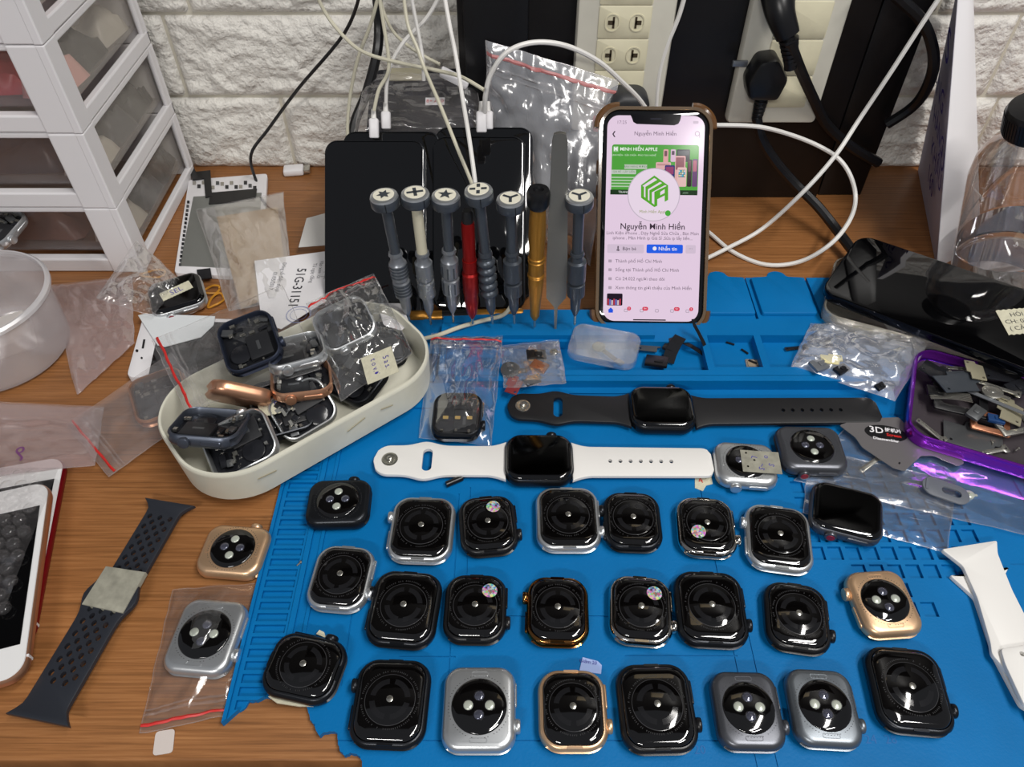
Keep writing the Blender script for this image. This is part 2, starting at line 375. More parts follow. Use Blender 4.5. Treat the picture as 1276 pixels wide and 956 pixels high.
G().box(-.018, -.006, -.014, .018, .012, .010, .002).obj('red_edge', RED, t)

# ---------------------------------------------------------------- cables
def pt(p):
    return V(p[0], p[1], p[2]) if len(p) == 3 else P(p[0], p[1], p[3])
def cable(pts, r, m, label, name='charging_cable', cat='cable', group=None):
    q = [pt(p) for p in pts]; c = q[0].copy()
    o = G().tube([p-c for p in q], r, 8, 6).obj(name, m, None, c); return tag(o, label, cat, group)
cable([(452, -20, .60), (430, 40, .62), (372, 110, .63), (335, 160, .63), (313, 192, .62), (318, 222, 'z', .006), (328, 240, 'z', .003)], .0014, BLKR, 'thin black cable looping down the wall to the phone frame')
cable([(388, -20, .58), (408, 20, .58), (435, 52, .57), (460, 68, .56), (505, 80, .55), (545, 88, .54), (575, 96, .53), (603, 112, .52)], .0014, BCAB, 'beige cable crossing the others from upper left to the plugs')
cable([(468, -25, .63), (472, 25, .63), (470, 65, .62), (457, 115, .61), (443, 150, .60), (436, 185, .59)], .0042, BLK, 'thick glossy black cable behind the charging cables')
cable([(474, -15, .60), (462, 30, .60), (447, 70, .60), (437, 115, .60), (433, 160, .59), (436, 190, .58)], .0014, BCAB, 'beige cable falling just left of the thick black cable')
cable([(471, -15, .585), (478, 30, .58), (484, 70, .57), (483, 92, .565), (472, 112, .558), (466, 138, .551)], .0014, BCAB, 'beige cable ending in the plug of the front left black phone')
cable([(553, -15, .58), (532, 22, .58), (505, 50, .575), (487, 80, .57), (482, 105, .565), (481, 128, .562)], .0015, WCAB, 'white cable ending in the plug of the rear left black phone')
cable([(502, -15, .56), (508, 30, .55), (520, 60, .54), (530, 88, .53), (548, 130, .50), (570, 185, .47), (592, 240, .455), (605, 290, .452), (607, 330, .44)], .0013, BCAB, 'beige cable dropping between the black phones behind screwdrivers')
cable([(510, -15, .575), (518, 25, .57), (524, 55, .565), (527, 76, .56), (528, 100, .56)], .0014, WCAB, 'short white cable beside the beige one above the circuit board')
cable([(552, -15, .56), (560, 30, .54), (568, 70, .53), (576, 120, .50), (585, 175, .46), (593, 235, .438), (598, 290, .434), (600, 320, .430)], .0015, WCAB, 'bright white cable running straight down behind the screwdriver caps')
cable([(470, -15, .615), (480, 20, .61), (492, 42, .61), (510, 58, .60), (532, 72, .60), (548, 80, .595)], .0013, BCAB, 'beige cable leading to the white connector above the circuit board')
cable([(640, 375, 'z', .03), (628, 392, 'z', .02), (600, 400, 'z', .017), (572, 408, 'z', .019), (545, 418, 'z', .016), (520, 424, 'z', .012)], .0016, BCAB, 'beige cable curling over the mat edge beside the tray')
cable([(604, 140, .533), (605, 118, .53), (612, 92, .53), (632, 65, .53), (665, 53, .535), (705, 57, .54), (745, 76, .55), (775, 102, .56), (800, 128, .57), (822, 165, .58)], .0018, WCAB, 'white cable arching over the big clear bag')
cable([(856, -15, .60), (846, 20, .60), (832, 55, .60), (822, 90, .60), (818, 130, .60), (818, 170, .60)], .0018, WCAB, 'white cable hanging between the two socket plates')
cable([(870, 157, .565), (900, 156, .57), (945, 158, .57), (985, 168, .58), (1020, 182, .58), (1045, 198, .57), (1060, 220, .56), (1066, 248, .55), (1058, 276, 'z', .036), (1034, 305, 'z', .026), (997, 326, 'z', .008), (955, 330, 'z', .002), (915, 315, 'z', .002), (885, 291, 'z', .003), (862, 272, 'z', .003)], .0018, WCAB, 'white cable making a big loop to the right of the lit phone')
cable([(1172, -5, .56), (1150, 28, .56), (1110, 90, .56), (1070, 150, .56), (1040, 195, .545), (1000, 240, .535), (950, 285, 'z', .015), (905, 310, 'z', .007), (868, 328, 'z', .004)], .0018, WCAB, 'white cable running diagonally from upper right to the lit phone')
cable([(943, 146, .586), (949, 172, .585), (966, 200, .582), (990, 228, .575), (1018, 256, 'z', .026), (1040, 283, 'z', .016), (1062, 312, 'z', .012), (1084, 340, 'z', .008)], .0042, BLK, 'black cable from the lower plug to behind the tilted phone', 'power_cable')
cable([(984, 52, .565), (995, 82, .57), (1012, 120, .59), (1030, 155, .602), (1060, 182, .602), (1095, 203, .602)], .0044, BLK, 'black cable curving from the upper plug to the right', 'power_cable')
cable([(1095, -25, .58), (1120, -2, .58), (1148, 25, .58), (1161, 55, .58), (1163, 85, .58), (1152, 115, .59), (1135, 135, .60), (1105, 155, .604)], .0044, BLK, 'thick black cable looping past the paper bag top', 'power_cable')
cable([(1176, 186, .62), (1190, 205, .60), (1205, 225, .57), (1225, 250, .55)], .0013, WCAB, 'thin white cable behind the water bottle')
# connectors
def conn(px, py, Y, w, h, label, tilt=38):
    t = thing('lightning_connector', label, 'connector', V(px, py, Y), (R(-tilt+90-90), 0, 0))
    G().loft(w, .0048, .0018, [(.0006, -h/2), (0, -h/2+.0008), (0, h/2-.001), (.0008, h/2)], cs=4).obj('connector_shell', WPLA, t)
    G().lathe([(.0022, h/2), (.0017, h/2+.007)], 12).obj('strain_relief', WCAB, t)
conn(466, 160, .5475, .0075, .0145, 'white connector plugged into the front left black phone')
conn(481, 150, .5585, .0075, .0130, 'white connector plugged into the rear left black phone')
conn(600, 152, .5300, .0078, .0150, 'white connector plugged into the front right black phone')
conn(608, 150, .5360, .0078, .0130, 'white connector plugged into the rear right black phone')
t = thing('usb_connector', 'white plug end lying above the circuit board beside the black box', 'connector', V(566, 97, .59), (0, R(28), 0))
G().box(0, 0, 0, .024, .010, .006, .0015).obj('connector_shell', WPLA, t)
t = thing('usb_connector', 'small white usb plug lying on desk at the wall foot', 'connector', P(366, 212, .0035), (0, 0, R(8)))
G().box(0, 0, 0, .019, .013, .006, .0015).obj('connector_shell', WPLA, t); G().box(.0125, 0, 0, .006, .010, .004, .0004).obj('metal_tip', NICK, t)

# ---------------------------------------------------------------- leaning phones
def slab(px_c, px_w, ytop, Yb, zb, L, th, label, name='phone', rim=DRK, r=.010):
    """a black phone standing on its short side and leaning back"""
    best = Yb; Yb = min((abs_err(ytop, y_/2000, zb, L, best), y_/2000) for y_ in range(760, 1100))[1]
    top = Vector((0, Yb+L*math.sin(R(best)), zb+L*math.cos(R(best))))
    zc = (top.y*cp+(CAM_H-top.z)*sp); X = (px_c-638)/F_PX*zc; W = px_w/F_PX*zc
    t = thing(name, label, 'phone', (X, Yb, zb), (R(90-best), 0, 0))
    G().loft(W, L, r, [(.0012, -th), (.0003, -th+.001), (0, -th+.002), (0, -.002), (.0003, -.001), (.0012, -.0004)], M=T((0, L/2, 0))).obj('frame', rim, t)
    G().loft(W-.002, L-.002, r-.001, [(0, -.001), (.0003, -.0003), (.0012, 0)], M=T((0, L/2, 0))).obj('screen_glass', BGL, t)
    return t, W, best
def abs_err(ytop, Yb, zb, L, a):
    y = Yb+L*math.sin(R(a)); z = zb+L*math.cos(R(a)); Z = y*cp+(CAM_H-z)*sp; return abs(478+F_PX*((CAM_H-z)*cp-y*sp)/Z-ytop)
slab(467, 126, 174, 47, .004, .137, .008, 'black phone at the front left of the leaning four, plugged in on top')
slab(488, 122, 163, 47, .004, .137, .008, 'black phone standing just behind the front left one')
slab(597, 116, 169, 47, .004, .136, .008, 'black phone at the front right behind the screwdriver caps')
slab(603, 122, 158, 47, .004, .137, .008, 'black phone standing behind the front right one, its edge to the right')

def lit_phone():
    W, L = .0790, .1590; lean = 41.3
    t = thing('phone', 'lit phone in amber case showing a green and pink profile page', 'phone', (.1042, .4235, .0085), (R(90-lean), 0, R(-1.0)))
    M = T((0, L/2, 0))
    G().loft(W, L, .013, [(.0012, -.0085), (.0003, -.0075), (0, -.006), (0, -.002), (.0005, -.0006), (.0012, -.0002)], M=M).obj('frame', DRK, t)
    G().loft(W-.0016, L-.0016, .012, [(0, -.001), (.0003, -.0001), (.001, .0001)], M=M).obj('screen_glass', BGL, t)
    cs = G(); o_ = rr(W+.0045, L+.0045, .0152, 8); i_ = rr(W-.0005, L-.0005, .0128, 8)
    cs.rings([[(x, y, -.0098) for x, y in o_], [(x, y, .0006) for x, y in o_], [(x*.994, y*.997, .0014) for x, y in o_], [(x, y, .0012) for x, y in i_], [(x, y, -.0090) for x, y in i_]], True, True, M); cs.obj('phone_case', SMOK, t)
    for sx in (-1, 1):
        for sy in (-1, 1):
            g = G(); a0 = {(1, 1): 0, (-1, 1): 90, (-1, -1): 180, (1, -1): 270}[(sx, sy)]
            cx, cy = sx*(W/2-.0115), sy*(L/2-.0115)+L/2
            g.tube([(cx+.0147*math.cos(R(a0+a)), cy+.0147*math.sin(R(a0+a)), -.003) for a in range(-4, 95, 14)], .0030, 8, 2); g.obj('corner_bumper', mat('amber_bumper', (96, 66, 38), .12, coat=.5), t)
    for sx, y, h in ((1, .108, .012), (-1, .118, .010), (-1, .100, .010)):
        G().box(sx*(W/2+.0026), y, -.004, .0015, h, .003, .0005).obj('case_button', mat('amber_bumper'), t)
    # the picture on the screen: built flat, lit from within
    sw, sh = W-.0075, L-.0085; E_ = {}
    def em(rgb):
        k = 'screen_%d_%d_%d' % rgb
        if k not in MC:
            m = bpy.data.materials.new(k); m.use_nodes = True; nt = m.node_tree; nt.nodes.clear(); e = nt.nodes.new('ShaderNodeEmission'); o = nt.nodes.new('ShaderNodeOutputMaterial')
            e.inputs[0].default_value = (*lin(rgb), 1); e.inputs[1].default_value = SCR; gl = nt.nodes.new('ShaderNodeBsdfGlossy'); gl.inputs['Roughness'].default_value = .12; gl.inputs[0].default_value = (.010, .010, .010, 1)
            ad = nt.nodes.new('ShaderNodeAddShader'); nt.links.new(e.outputs[0], ad.inputs[0]); nt.links.new(gl.outputs[0], ad.inputs[1]); nt.links.new(ad.outputs[0], o.inputs[0]); MC[k] = m
        return MC[k]
    def uv(x, y):
        v = (y-66)/(904-66); l = 113-16*v; r = 512-32*v; return ((x-l)/(r-l)-.5)*sw, (L/2)+(.5-v)*sh
    zl = [.00016]
    def shape(name, pts, rgb, parent, dz=.00001):
        zl[0] += dz; g = G(); g.add([(x, y, zl[0]) for x, y in pts], [tuple(range(len(pts)))]); return g.obj(name, em(rgb), parent, smooth=False)
    def rect(name, x0, y0, x1, y1, rgb, parent, r=0., dz=.00001):
        a = uv(x0, y1); b = uv(x1, y0); w_, h_ = b[0]-a[0], b[1]-a[1]; cx, cy = (a[0]+b[0])/2, (a[1]+b[1])/2
        return shape(name, [(cx+x, cy+y) for x, y in rr(w_, h_, r or .00005, 5, 0)], rgb, parent, dz)
    def txt(s, x, y, h, rgb, parent, al='CENTER', bold=0., sx=1.):
        zl[0] += .00001; q = uv(x, y); return text(s, h, em(rgb), parent, T((q[0], q[1], zl[0])), align=al, bold=bold, sx=sx)
    sc = shape('lit_screen', [(x, y+L/2) for x, y in rr(sw, sh, .0085, 8, 0)], (240, 216, 238), t)
    nt_ = [uv(x, y) for x, y in ((205, 60), (213, 78), (218, 92), (232, 100), (385, 104), (402, 98), (410, 84), (415, 60))]
    shape('notch', nt_, (8, 8, 14), sc)
    rect('speaker_slit', 288, 76, 334, 82, (40, 40, 50), sc, .0003)
    rect('cover_picture', 128, 182, 487, 384, (84, 168, 66), sc, .0018)
    rect('cover_foot', 125, 364, 480, 384, (34, 58, 34), sc, .0003)
    rect('cover_panel', 182, 262, 275, 280, (196, 206, 190), sc); rect('cover_panel', 130, 284, 230, 301, (200, 210, 196), sc)
    for yy in (314, 326, 338, 350): rect('cover_line', 128, yy-2, 225, yy+3, (190, 214, 182), sc)
    rect('shop_mark', 137, 190, 158, 212, (150, 205, 140), sc, .0004); txt('M', 147, 201, .0040, (250, 255, 250), sc, bold=.0001)
    txt('MINH HIỀN APPLE', 164, 201, .0034, (246, 255, 244), sc, 'LEFT', .00005)
    txt('LINH KIỆN - SỬA CHỮA - ĐÀO TẠO NGHỀ', 130, 225, .0017, (225, 245, 220), sc, 'LEFT')
    txt('BÁN HÀNG Ở ĐÂY', 228, 271, .0020, (110, 140, 110), sc); txt('GIÁ RẺ - LẤY LIỀN', 180, 292, .0020, (110, 140, 110), sc)
    txt('TRANG', 180, 374, .0024, (220, 230, 220), sc); txt('.com', 430, 374, .0022, (160, 190, 160), sc)
    for i, (x0, y0, x1, y1, c1, c2) in enumerate([(340, 200, 362, 262, (232, 170, 170), (120, 80, 90)), (370, 200, 392, 250, (225, 190, 215), (90, 70, 90)), (394, 200, 450, 250, (40, 44, 50), (80, 84, 90)), (386, 226, 432, 350, (232, 178, 178), (150, 90, 100)),
                                         (310, 252, 372, 282, (230, 180, 180), (200, 150, 150)), (345, 264, 388, 345, (40, 40, 120), (150, 60, 110)), (398, 272, 434, 345, (236, 200, 200), (70, 110, 90)), (436, 240, 458, 350, (52, 36, 44), (110, 60, 80)), (456, 238, 482, 350, (110, 70, 120), (190, 110, 130))]):
        rect('pictured_phone', x0, y0, x1, y1, c1, sc, .0008); rect('pictured_detail', x0+5, y0+6, x1-5, y0+.45*(y1-y0), c2, sc, .0005)
    rect('pictured_phone', 396, 272, 436, 350, (236, 196, 192), sc, .0008); rect('pictured_detail', 402, 282, 430, 312, (60, 110, 130), sc)
    for i in range(4):
        for j in range(3): rect('app_icon', 403+i*7, 284+j*9, 408+i*7, 291+j*9, [(230, 235, 235), (90, 190, 220), (240, 220, 150)][(i+j) % 3], sc)
    c = uv(302, 384); shape('avatar_ring', circ(c[0], c[1], .0194, n=48), (205, 190, 206), sc); shape('avatar_disc', circ(c[0], c[1], .0188, n=48), (244, 226, 243), sc)
    def lg(pts, rgb=(92, 176, 48)): shape('avatar_mark', [uv(x, y) for x, y in pts], rgb, sc)
    lg([(250, 345), (304, 306), (360, 345), (360, 352), (304, 316), (250, 352)]); lg([(250, 345), (262, 352), (262, 405), (250, 396)])
    lg([(268, 352), (318, 322), (330, 330), (278, 362), (278, 414), (268, 408)]); lg([(284, 366), (336, 336), (348, 344), (294, 374), (294, 424), (284, 418)])
    lg([(250, 396), (304, 434), (304, 424), (262, 392)]); lg([(304, 372), (316, 366), (316, 428), (304, 434)]); lg([(316, 366), (360, 345), (360, 352), (328, 372), (328, 392), (316, 398)])
    lg([(346, 356), (360, 350), (360, 404), (346, 412)]); lg([(316, 392), (350, 374), (350, 384), (316, 402)])
    txt('Minh Hiền Apple', 300, 453, .0030, (150, 160, 70), sc); d = uv(359, 458); shape('online_dot', circ(d[0], d[1], .0021, n=20), (80, 176, 66), sc)
    txt('17:25', 150, 95, .0034, (150, 130, 150), sc, 'LEFT'); txt('‹', 131, 138, .0090, (70, 60, 70), sc, 'LEFT', .0001); txt('Nguyễn Minh Hiền', 308, 139, .0040, (120, 104, 120), sc)
    q = uv(479, 137); zl[0] += .00001; g = G(); g.rings([[(a, b, zl[0]) for a, b in circ(q[0], q[1], .0014, n=16)], [(a, b, zl[0]) for a, b in circ(q[0], q[1], .0018, n=16)]], False, False); g.box(q[0]+.0018, q[1]-.0018, zl[0], .0004, .0022, .00001); g.obj('search_icon', em((150, 130, 150)), sc)
    rect('battery_icon', 462, 87, 484, 97, (200, 180, 200), sc, .0004)
    txt('Nguyễn Minh Hiền', 297, 514, .0062, (62, 50, 62), sc, bold=.00006)
    txt('Linh Kiện iPhone , Dạy Nghề Sửa Chữa , Bán Main', 297, 541, .0033, (120, 104, 120), sc); txt('iphone , Màn Hình ip Giá Sỉ ,Sửa ip lấy liền...', 297, 561, .0033, (120, 104, 120), sc)
    rect('friend_button', 113, 587, 262, 623, (222, 202, 222), sc, .0010); txt('♟ Bạn bè', 188, 605, .0036, (70, 60, 72), sc)
    rect('message_button', 272, 586, 420, 622, (40, 100, 242), sc, .0010); txt('● Nhắn tin', 346, 604, .0038, (250, 246, 255), sc, bold=.00004)
    rect('more_button', 430, 587, 472, 622, (222, 202, 222), sc, .0010); txt('···', 451, 603, .0036, (60, 50, 60), sc)
    for y, s in ((656, 'Thành phố Hồ Chí Minh'), (692, 'Sống tại Thành phố Hồ Chí Minh'), (729, 'Có 24.022 người theo dõi'), (766, 'Xem thông tin giới thiệu của Minh Hiền')):
        txt(s, 146, y, .0035, (118, 104, 118), sc, 'LEFT'); rect('row_icon', 118, y-6, 132, y+6, (186, 168, 186), sc, .0004)
    rect('thumbnail', 112, 790, 176, 840, (36, 26, 40), sc, .0008)
    for i in range(7): rect('thumbnail_figure', 114+i*8, 812+(i % 3)*3, 121+i*8, 838, [(190, 60, 80), (120, 120, 200), (220, 200, 210)][i % 3], sc)
    hq = [uv(x, y) for x, y in ((116, 860), (128, 848), (140, 860), (137, 860), (137, 870), (119, 870), (119, 860))]; shape('home_icon', hq, (40, 90, 235), sc)
    for x in (190, 254, 315, 376, 438): rect('tab_icon', x-9, 853, x+7, 867, (196, 178, 196), sc, .0008); rect('tab_hollow', x-6, 856, x+4, 864, (240, 216, 238), sc, .0005)
    for x, w_, s in ((202, 8, '3'), (267, 12, '9+'), (394, 12, '9+'), (452, 8, '2')): rect('badge', x-w_, 844, x+w_, 860, (226, 70, 96), sc, .0013); txt(s, x, 852, .0020, (255, 235, 240), sc)
    rect('home_bar', 218, 896, 350, 901, (40, 34, 40), sc, .0004)
SCR = .62
lit_phone()

# ---------------------------------------------------------------- mat
MX0, MX1, MY0, MY1 = -.1455, .325, .100, .479; MZ = .004
def build_mat():
    H = [(MX0, MX1, MY0, MY1, MZ)]                         # (x0, x1, y0, y1, height), later ones win
    def px(x0, y0, x1, y1, z):
        a = P(x0, y1, MZ); b = P(x1, y0, MZ); H.append((a.x, b.x, a.y, b.y, z))
    H.append((MX0+.0235, MX0+.0265, MY0, .400, .0056)); H.append((MX0+.0315, MX0+.0335, MY0, .385, .0052))
    H.append((MX0, MX0+.0020, MY0, .41, .0056))
    y = MY0+.002
    while y < .392: H.append((MX0+.0045, MX0+.0215, y, y+.0048, .0020)); y += .0068
    H += [(MX0, MX1, .395, .479, .0085), (-.052, MX1, .371, .479, .0108)]                   # raised back part with the bins
    H += [(MX0, .105, .4405, .479, -1)]                    # nothing behind the screwdriver rail
    H += [(-.052, .105, .4075, .4200, .0150)]                # screwdriver rail
    H.append((-.048, .1395, .376, .4050, .0030)); H.append((.1445, .1790, .3790, .4120, .0030)); H.append((.1840, .2350, .3790, .4120, .0030)); H.append((.2400, .2960, .3790, .4120, .0030))
    H.append((-.052, .305, .3655, .3705, .0108))
    H.append((.10, .30, .3390, .3655, .0016)); H.append((.04, .096, .3390, .3600, .0030))
    H.append((-.145, -.03, .345, .3520, .0058)); H.append((-.128, -.113, .3525, .372, .0016)); H.append((-.108, -.093, .3525, .372, .0016)); H.append((-.088, -.04, .3525, .372, .0016))
    for (a, b) in ((.1390, .1420), (.1850, .1870), (.2340, .2360)): H.append((a, b, .4300, .479, .0020))
    gx0 = .1760; gy0 = .1930
    for i in range(10):                                    # grid of square cells on the right
        for j in range(9):
            x = gx0+i*.0105; yy = gy0+j*.0118
            if i < 2 and j < 3: continue
            if j < 2 and i > 5-j: continue
            H.append((x, x+.0078, yy, yy+.0088, .0020))
    H += [(.2900, MX1-.006, .225, .330, .0024)]
    for x, y0, y1 in ((-.0335, .155, .275), (-.089, .155, .21), (.0335-.06, .2, .28), (.118, MY0, .287), (.128, .108, .20)): H.append((x, x+.0007, y0, y1, .0034))
    for y, x0, x1 in ((.1930, -.03, .10), (.1275, -.12, .12), (.2870, -.085, .17), (.1700, -.06, -.03), (.1705, .06, .12)): H.append((x0, x1, y, y+.0007, .0034))
    X = sorted({round(v, 5) for h in H for v in h[:2]}); Y = sorted({round(v, 5) for h in H for v in h[2:4]})
    nx, ny = len(X)-1, len(Y)-1; hh = [[MZ]*nx for _ in range(ny)]
    import bisect
    for x0, x1, y0, y1, z in H:
        i0, i1 = bisect.bisect_left(X, round(x0, 5)), bisect.bisect_left(X, round(x1, 5)); j0, j1 = bisect.bisect_left(Y, round(y0, 5)), bisect.bisect_left(Y, round(y1, 5))
        for j in range(j0, j1):
            for i in range(i0, i1): hh[j][i] = z
    # merge runs of equal height in a row into one quad to keep it light
    g = G()
    get = lambda i, j: hh[j][i] if 0 <= i < nx and 0 <= j < ny else -1
    for j in range(ny):
        for i in range(nx):
            z = get(i, j)
            if z < 0: continue
            x0, x1, y0, y1 = X[i], X[i+1], Y[j], Y[j+1]
            g.add([(x0, y0, z), (x1, y0, z), (x1, y1, z), (x0, y1, z)], [(0, 1, 2, 3)]); g.add([(x0, y0, 0.0003), (x1, y0, .0003), (x1, y1, .0003), (x0, y1, .0003)], [(3, 2, 1, 0)])
            for di, dj, e in ((1, 0, ((x1, y0), (x1, y1))), (-1, 0, ((x0, y1), (x0, y0))), (0, 1, ((x1, y1), (x0, y1))), (0, -1, ((x0, y0), (x1, y0)))):
                n = get(i+di, j+dj); zb = max(n, .0003)
                if zb < z-1e-6: g.add([(*e[0], zb), (*e[1], zb), (*e[1], z), (*e[0], z)], [(0, 1, 2, 3)])
    me = g.mesh('m', BLUE, False); bm = bmesh.new(); bm.from_mesh(me); bmesh.ops.remove_doubles(bm, verts=bm.verts, dist=1e-6)
    bmesh.ops.recalc_face_normals(bm, faces=bm.faces); bm.to_mesh(me); bm.free(); r = G(); r.add([v.co[:] for v in me.vertices], [tuple(p.vertices) for p in me.polygons])
    tear = [(240, 930), (296, 886), (304, 880), (309, 873), (320, 872), (330, 868), (345, 870), (362, 874), (380, 878), (384, 888), (386, 897), (392, 903), (394, 911), (398, 917), (405, 912), (414, 911), (420, 914), (421, 928), (424, 936), (430, 942), (436, 938), (447, 941), (451, 948), (452, 975), (452, 1020), (240, 1020)]
    random.seed(3); tp = []
    for a, b in zip(tear, tear[1:]+tear[:1]):
        for k in range(3):
            t = k/3; q = P(a[0]+(b[0]-a[0])*t, a[1]+(b[1]-a[1])*t, MZ); tp.append((q.x+random.uniform(-.0003, .0003), q.y+random.uniform(-.0003, .0003)))
    h = G(); A = sum(tp[i-1][0]*tp[i][1]-tp[i][0]*tp[i-1][1] for i in range(len(tp)))
    if A < 0: tp = tp[::-1]
    h.rings([[(x, y, -.01) for x, y in tp], [(x, y, .02) for x, y in tp]])
    return cut(r, h)
mt = thing('repair_mat', 'blue silicone repair mat with bins, grids and torn corner', 'mat')
build_mat().obj('mat_surface', BLUE, mt, smooth=False)
for cx in (.1640, .2110):                                  # hinged flaps at the back with round tabs
    g = prism(round_poly([(cx-.021, .4330), (cx+.021, .4330), (cx+.021, .4760), (cx+.008, .4770), (cx+.006, .4820), (cx, .4840), (cx-.006, .4820), (cx-.008, .4770), (cx-.021, .4760)], .002, 3), .0109, .0140, .001); g.obj('flap', BLUE, mt)
for x, y, s in ((1050, 925, '20'), (1085, 922, '24'), (1110, 922, '28'), (872, 935, '20')):
    q = P(x, y, MZ+.0001); text(s, .006, mat('blue_relief', (0, 96, 164), .5), mt, T((q.x, q.y, MZ+.00015)))
# ---------------------------------------------------------------- watches
WM = {}
def shared(key, fn, mats=INK, ang=38):
    if key not in WM: WM[key] = fn().mesh(key, mats, True, ang)
    return WM[key]
def crown(t, w, h, m, cap=None, sgn=1, zc=.0052):
    def mk():
        g = G(); g.lathe([(.0028, -.0010), (.0034, -.0002), (.0036, .0003), (.0036, .0015), (.0033, .0020), (.0026, .0022)], 24); return g
    o = link('crown', shared('crown', mk), t, (w/2+.0001, -h*.19, zc), m); o.rotation_euler = (0, R(90), 0)
    if cap:
        d = link('crown_cap', shared('crown_cap', lambda: G().lathe([(.0024, .0022), (.0022, .0025)], 20)), o, None, cap); d['label'] = 'red crown centre'
    b = link('side_button', shared('side_button', lambda: G().loft(.0030, .0125, .0014, [(0, -.001), (0, .0003), (.0004, .0007)], cs=5)), t, (w/2-.0002, h*.17, zc), m); b.rotation_euler = (0, R(90), 0)
    return o
def DOMEZ(u_): return .0107+.0011*(1-u_*u_)
def watchB(t, big, m, rim=None):
    """back side up: black domed crystal framed by the metal case"""
    w, h = (.0380, .0440) if big else (.0342, .0400); k = 'B%d' % big
    link('case', shared(k+'case', lambda: G().loft(w, h, .0108, [(3*.001, .0010), (.0010, .0020), (.0002, .0034), (0, .0038), (0, .0050), (0, .0062), (.0002, .0066), (.0008, .0080), (.0015, .0086), (.0022, .0087), (.0026, .0080)], groove=(.0036, .0064, .0016), cs=10)), t, None, m)
    link('display_glass', shared(k+'glass', lambda: G().loft(w-.0012, h-.0012, .0102, [(.004, 0), (.0015, .0006), (.0003, .0016), (0, .0024)], cs=10)), t, None, BGL)
    link('back_crystal', shared(k+'back', lambda: G().loft(w-.0048, h-.0048, .0088, [(0, .0080), (.0001, .0090), (.0006, .0096), (.0016, .0101), (.0030, .0104), (.0045, .0105), (.0075, .0106)], cs=10), ang=60), t, None, BCER)
    rd = .0125 if big else .0118
    d = link('sensor_dome', shared(k+'dome', lambda: G().lathe([(rd, .0104)]+[(rd*u_, DOMEZ(u_)) for u_ in (.995, .96, .92, .85, .78, .7, .6, .5, .35, .2, .08)], 48), ang=60), t, None, BCER)
    link('sensor_rim', shared(k+'rim', lambda: G().lathe([(rd+.00020, .0104), (rd+.0002, .01066), (rd-.00005, .01072), (rd-.0001, .0104)], 48, capb=False, capt=False)), d, None, mat('grey_glass_edge', (60, 60, 62), .15))
    s_ = link('centre_sensor', shared(k+'sens', lambda: G().lathe([(.0017, .0117), (.0017, .01185), (.0014, .0120)], 14)), d, None, NICK)
    def arcs():
        g = G()
        for a0 in range(0, 360, 90):
            q = [(r*math.cos(R(a0+a)), r*math.sin(R(a0+a))) for a in range(8, 83, 8) for r in (rd*.60, rd*.82)]
            zz = lambda x, y: DOMEZ(math.hypot(x, y)/rd)+.00008
            v = [(x, y, zz(x, y)) for x, y in q]; g.add(v, [(i, i+1, i+3, i+2) for i in range(0, len(v)-2, 2)])
        return g
    link('sensor_window', shared(k+'arcs', arcs), d, None, mat('sensor_window_grey', (27, 27, 29), .12))
    def ring():
        g = G(); random.seed(5); a = 0
        while a < 352:
            l = random.uniform(2.2, 3.4)
            if random.random() < .86:
                r = rd+.0016; c, s2 = math.cos(R(a)), math.sin(R(a)); g.box(r*c, r*s2, .01064, .0006, .00022, .00006)
                g.box(r*c*1.02, r*s2*1.02, .01064, .00022, .0006, .00006)
            a += l+1.4
        return g
    link('etched_ring', shared(k+'ring', ring), t, None, DOTS)
    link('band_release', shared(k+'rel', lambda: G().loft(.0078, .0014, .0005, [(0, .0085), (.0001, .00885)], cs=2)), t, (0, h/2-.0014, 0), m); link('band_release', WM[k+'rel'], t, (0, -h/2+.0014, 0), m)
    return w, h
